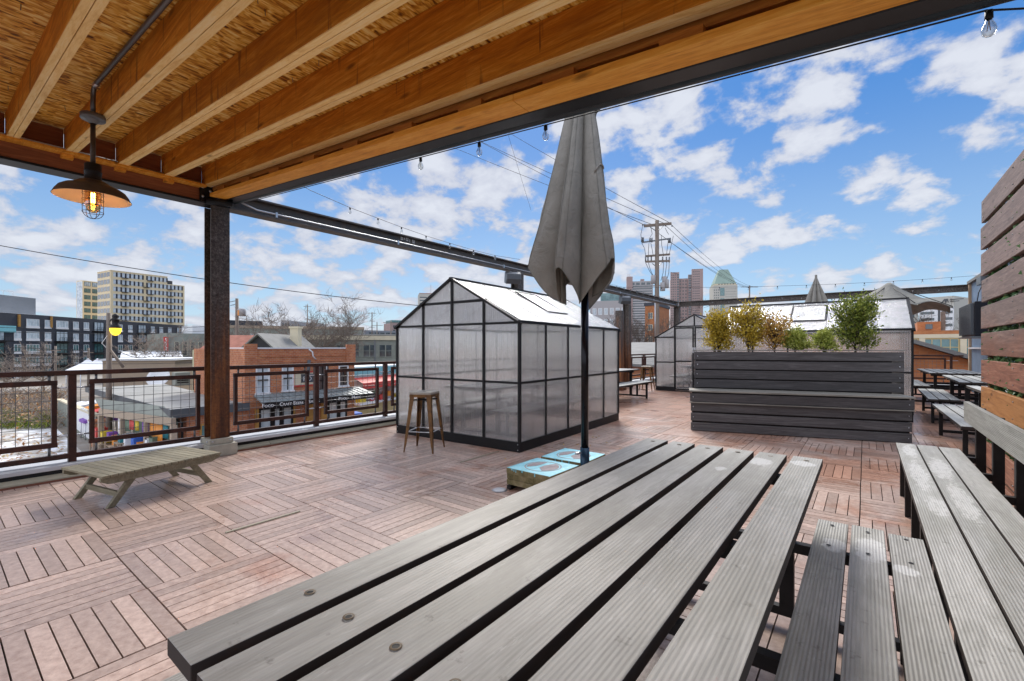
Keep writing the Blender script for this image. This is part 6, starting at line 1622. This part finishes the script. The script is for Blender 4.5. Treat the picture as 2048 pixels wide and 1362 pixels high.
tag(fl.build('fallen_leaves',M['leaf_scrub']),'rust coloured leaves lying on the snowy gravel lot','leaves',kind='stuff')
fl=MB()
for k in range(34):
    x=-3.0+rr.gauss(0,.35); y=5.9+rr.gauss(0,.8); fl.leaf(Vector((x,y,.006)),Vector((rr.gauss(0,1),rr.gauss(0,1),.06)),Vector((0,0,1)),rr.uniform(.03,.07),rr.uniform(.015,.03))
for k in range(14):
    x=rr.uniform(-4,0.2); y=rr.uniform(3.2,7); fl.leaf(Vector((x,y,.006)),Vector((rr.gauss(0,1),rr.gauss(0,1),.06)),Vector((0,0,1)),rr.uniform(.025,.05),rr.uniform(.012,.02))
tag(fl.build('deck_leaves',M['leaf_rust']),'few wet brown leaves scattered on the deck boards','leaves',kind='stuff')

# ================================================================== SKY, SUN, CAMERA
SUN_EL,SUN_AZ=math.radians(39),math.radians(324)     # azimuth measured from +Y towards +X
w=bpy.data.worlds.new('World'); SC.world=w; w.use_nodes=True; nt=w.node_tree; nt.nodes.clear()
N=lambda t,**k:(lambda nd:[setattr(nd,a,b) for a,b in k.items()] and nd or nd)(nt.nodes.new(t))
out=N('ShaderNodeOutputWorld'); bg=N('ShaderNodeBackground'); nt.links.new(bg.outputs[0],out.inputs[0])
sky=N('ShaderNodeTexSky'); sky.sky_type='NISHITA'; sky.sun_disc=False; sky.sun_elevation=SUN_EL; sky.sun_rotation=SUN_AZ; sky.air_density=1.; sky.dust_density=.3; sky.ozone_density=3.
tc=N('ShaderNodeTexCoord'); sp=N('ShaderNodeSeparateXYZ'); nt.links.new(tc.outputs['Generated'],sp.inputs[0])
def mth(op,a,b=None,clamp=False):
    nd=N('ShaderNodeMath',operation=op,use_clamp=clamp)
    for i,v in enumerate((a,b)):
        if v is None: continue
        if hasattr(v,'is_linked'): nt.links.new(v,nd.inputs[i])
        else: nd.inputs[i].default_value=v
    return nd.outputs[0]
zc=mth('ADD',mth('MAXIMUM',sp.outputs[2],0.),.40)
cb=N('ShaderNodeCombineXYZ'); nt.links.new(mth('DIVIDE',sp.outputs[0],zc),cb.inputs[0]); nt.links.new(mth('DIVIDE',sp.outputs[1],zc),cb.inputs[1]); cb.inputs[2].default_value=CLOUD_SEED
def nz(vec,scale,detail,rough,dist):
    nd=N('ShaderNodeTexNoise'); nd.inputs['Scale'].default_value=scale; nd.inputs['Detail'].default_value=detail; nd.inputs['Roughness'].default_value=rough; nd.inputs['Distortion'].default_value=dist; nt.links.new(vec,nd.inputs['Vector']); return nd.outputs['Fac']
n1=nz(cb.outputs[0],CS1,9,.56,.15); n2=nz(cb.outputs[0],CS2,3,.5,0)
# more cloud toward the street side (-X), clear patches toward +X
side=mth('MULTIPLY',mth('ADD',sp.outputs[0],.15),-.04)
hi=N('ShaderNodeMapRange'); hi.interpolation_type='SMOOTHSTEP'; nt.links.new(sp.outputs[2],hi.inputs[0]); hi.inputs[1].default_value=.60; hi.inputs[2].default_value=.88   # unseen bright cloud added overhead as fill light
bk=N('ShaderNodeMapRange'); bk.interpolation_type='SMOOTHSTEP'; nt.links.new(sp.outputs[1],bk.inputs[0]); bk.inputs[1].default_value=-.05; bk.inputs[2].default_value=-.6      # and behind the camera, likewise unseen and added for fill
over=mth('MAXIMUM',hi.outputs[0],bk.outputs[0])
dens=mth('ADD',mth('ADD',mth('ADD',n1,mth('MULTIPLY',mth('SUBTRACT',n2,.5),.12)),side),mth('MULTIPLY',over,.22))
mr=N('ShaderNodeMapRange'); mr.interpolation_type='SMOOTHSTEP'; nt.links.new(dens,mr.inputs[0]); mr.inputs[1].default_value=CT1; mr.inputs[2].default_value=CT2
body=N('ShaderNodeMapRange'); nt.links.new(n1,body.inputs[0]); body.inputs[1].default_value=.43; body.inputs[2].default_value=.63
cc=N('ShaderNodeMixRGB'); nt.links.new(body.outputs[0],cc.inputs[0]); cc.inputs[1].default_value=(*CLOUD_A,1); cc.inputs[2].default_value=(*CLOUD_B,1)
br=N('ShaderNodeMixRGB',blend_type='MULTIPLY'); br.inputs[0].default_value=1.; nt.links.new(cc.outputs[0],br.inputs[1]); g3=N('ShaderNodeCombineXYZ'); gv=mth('ADD',1.,mth('MULTIPLY',over,OVER))
for i in range(3): nt.links.new(gv,g3.inputs[i])
nt.links.new(g3.outputs[0],br.inputs[2])
hs=N('ShaderNodeHueSaturation'); hs.inputs['Saturation'].default_value=SKY_SAT; hs.inputs['Value'].default_value=SKY_VAL; nt.links.new(sky.outputs[0],hs.inputs['Color'])
tint=N('ShaderNodeMixRGB',blend_type='MULTIPLY'); tint.inputs[0].default_value=1; tint.inputs[2].default_value=(*SKY_TINT,1); nt.links.new(hs.outputs[0],tint.inputs[1])
# clear air: the scattering model blended with the even blue of a washed winter sky
el=N('ShaderNodeMapRange'); el.interpolation_type='SMOOTHSTEP'; nt.links.new(sp.outputs[2],el.inputs[0]); el.inputs[1].default_value=0.; el.inputs[2].default_value=.50
air=N('ShaderNodeMixRGB'); nt.links.new(el.outputs[0],air.inputs[0]); air.inputs[1].default_value=(*AIR_LOW,1); air.inputs[2].default_value=(*AIR_HIGH,1)
clr=N('ShaderNodeMixRGB'); clr.inputs[0].default_value=.78; nt.links.new(tint.outputs[0],clr.inputs[1]); nt.links.new(air.outputs[0],clr.inputs[2])
mx=N('ShaderNodeMixRGB'); nt.links.new(mth('MULTIPLY',mr.outputs[0],.93),mx.inputs[0]); nt.links.new(clr.outputs[0],mx.inputs[1]); nt.links.new(br.outputs[0],mx.inputs[2])
nt.links.new(mx.outputs[0],bg.inputs[0]); bg.inputs[1].default_value=SKY_STR
sl=bpy.data.lights.new('sun','SUN'); sl.energy=SUN_E; sl.angle=math.radians(SUN_ANG); sl.color=(1,.95,.88)
so=bpy.data.objects.new('sun',sl); COL.objects.link(so)
dirv=Vector((math.sin(SUN_AZ)*math.cos(SUN_EL),math.cos(SUN_AZ)*math.cos(SUN_EL),math.sin(SUN_EL)))
so.rotation_euler=dirv.to_track_quat('Z','Y').to_euler()
so.location=(0,0,60)
cam=bpy.data.cameras.new('camera'); cam.sensor_width=36; cam.lens=F/2048*36; cam.shift_y=(HY-681)/2048; cam.clip_start=.05; cam.clip_end=20000
co=bpy.data.objects.new('camera',cam); COL.objects.link(co); co.location=(0,0,H); co.rotation_euler=(PI/2,0,YAW); SC.camera=co
vs=SC.view_settings; vs.view_transform='Standard'; vs.look='None'; vs.exposure=EXPO; vs.gamma=1; vs.use_curve_mapping=False
SC.render.engine='CYCLES'; c=SC.cycles; c.max_bounces=10; c.diffuse_bounces=5; c.glossy_bounces=4; c.transmission_bounces=10; c.transparent_max_bounces=24; c.sample_clamp_indirect=6
c.use_denoising=True
try: c.denoiser='OPENIMAGEDENOISE'
except Exception: pass
c.use_adaptive_sampling=True; c.adaptive_threshold=.012
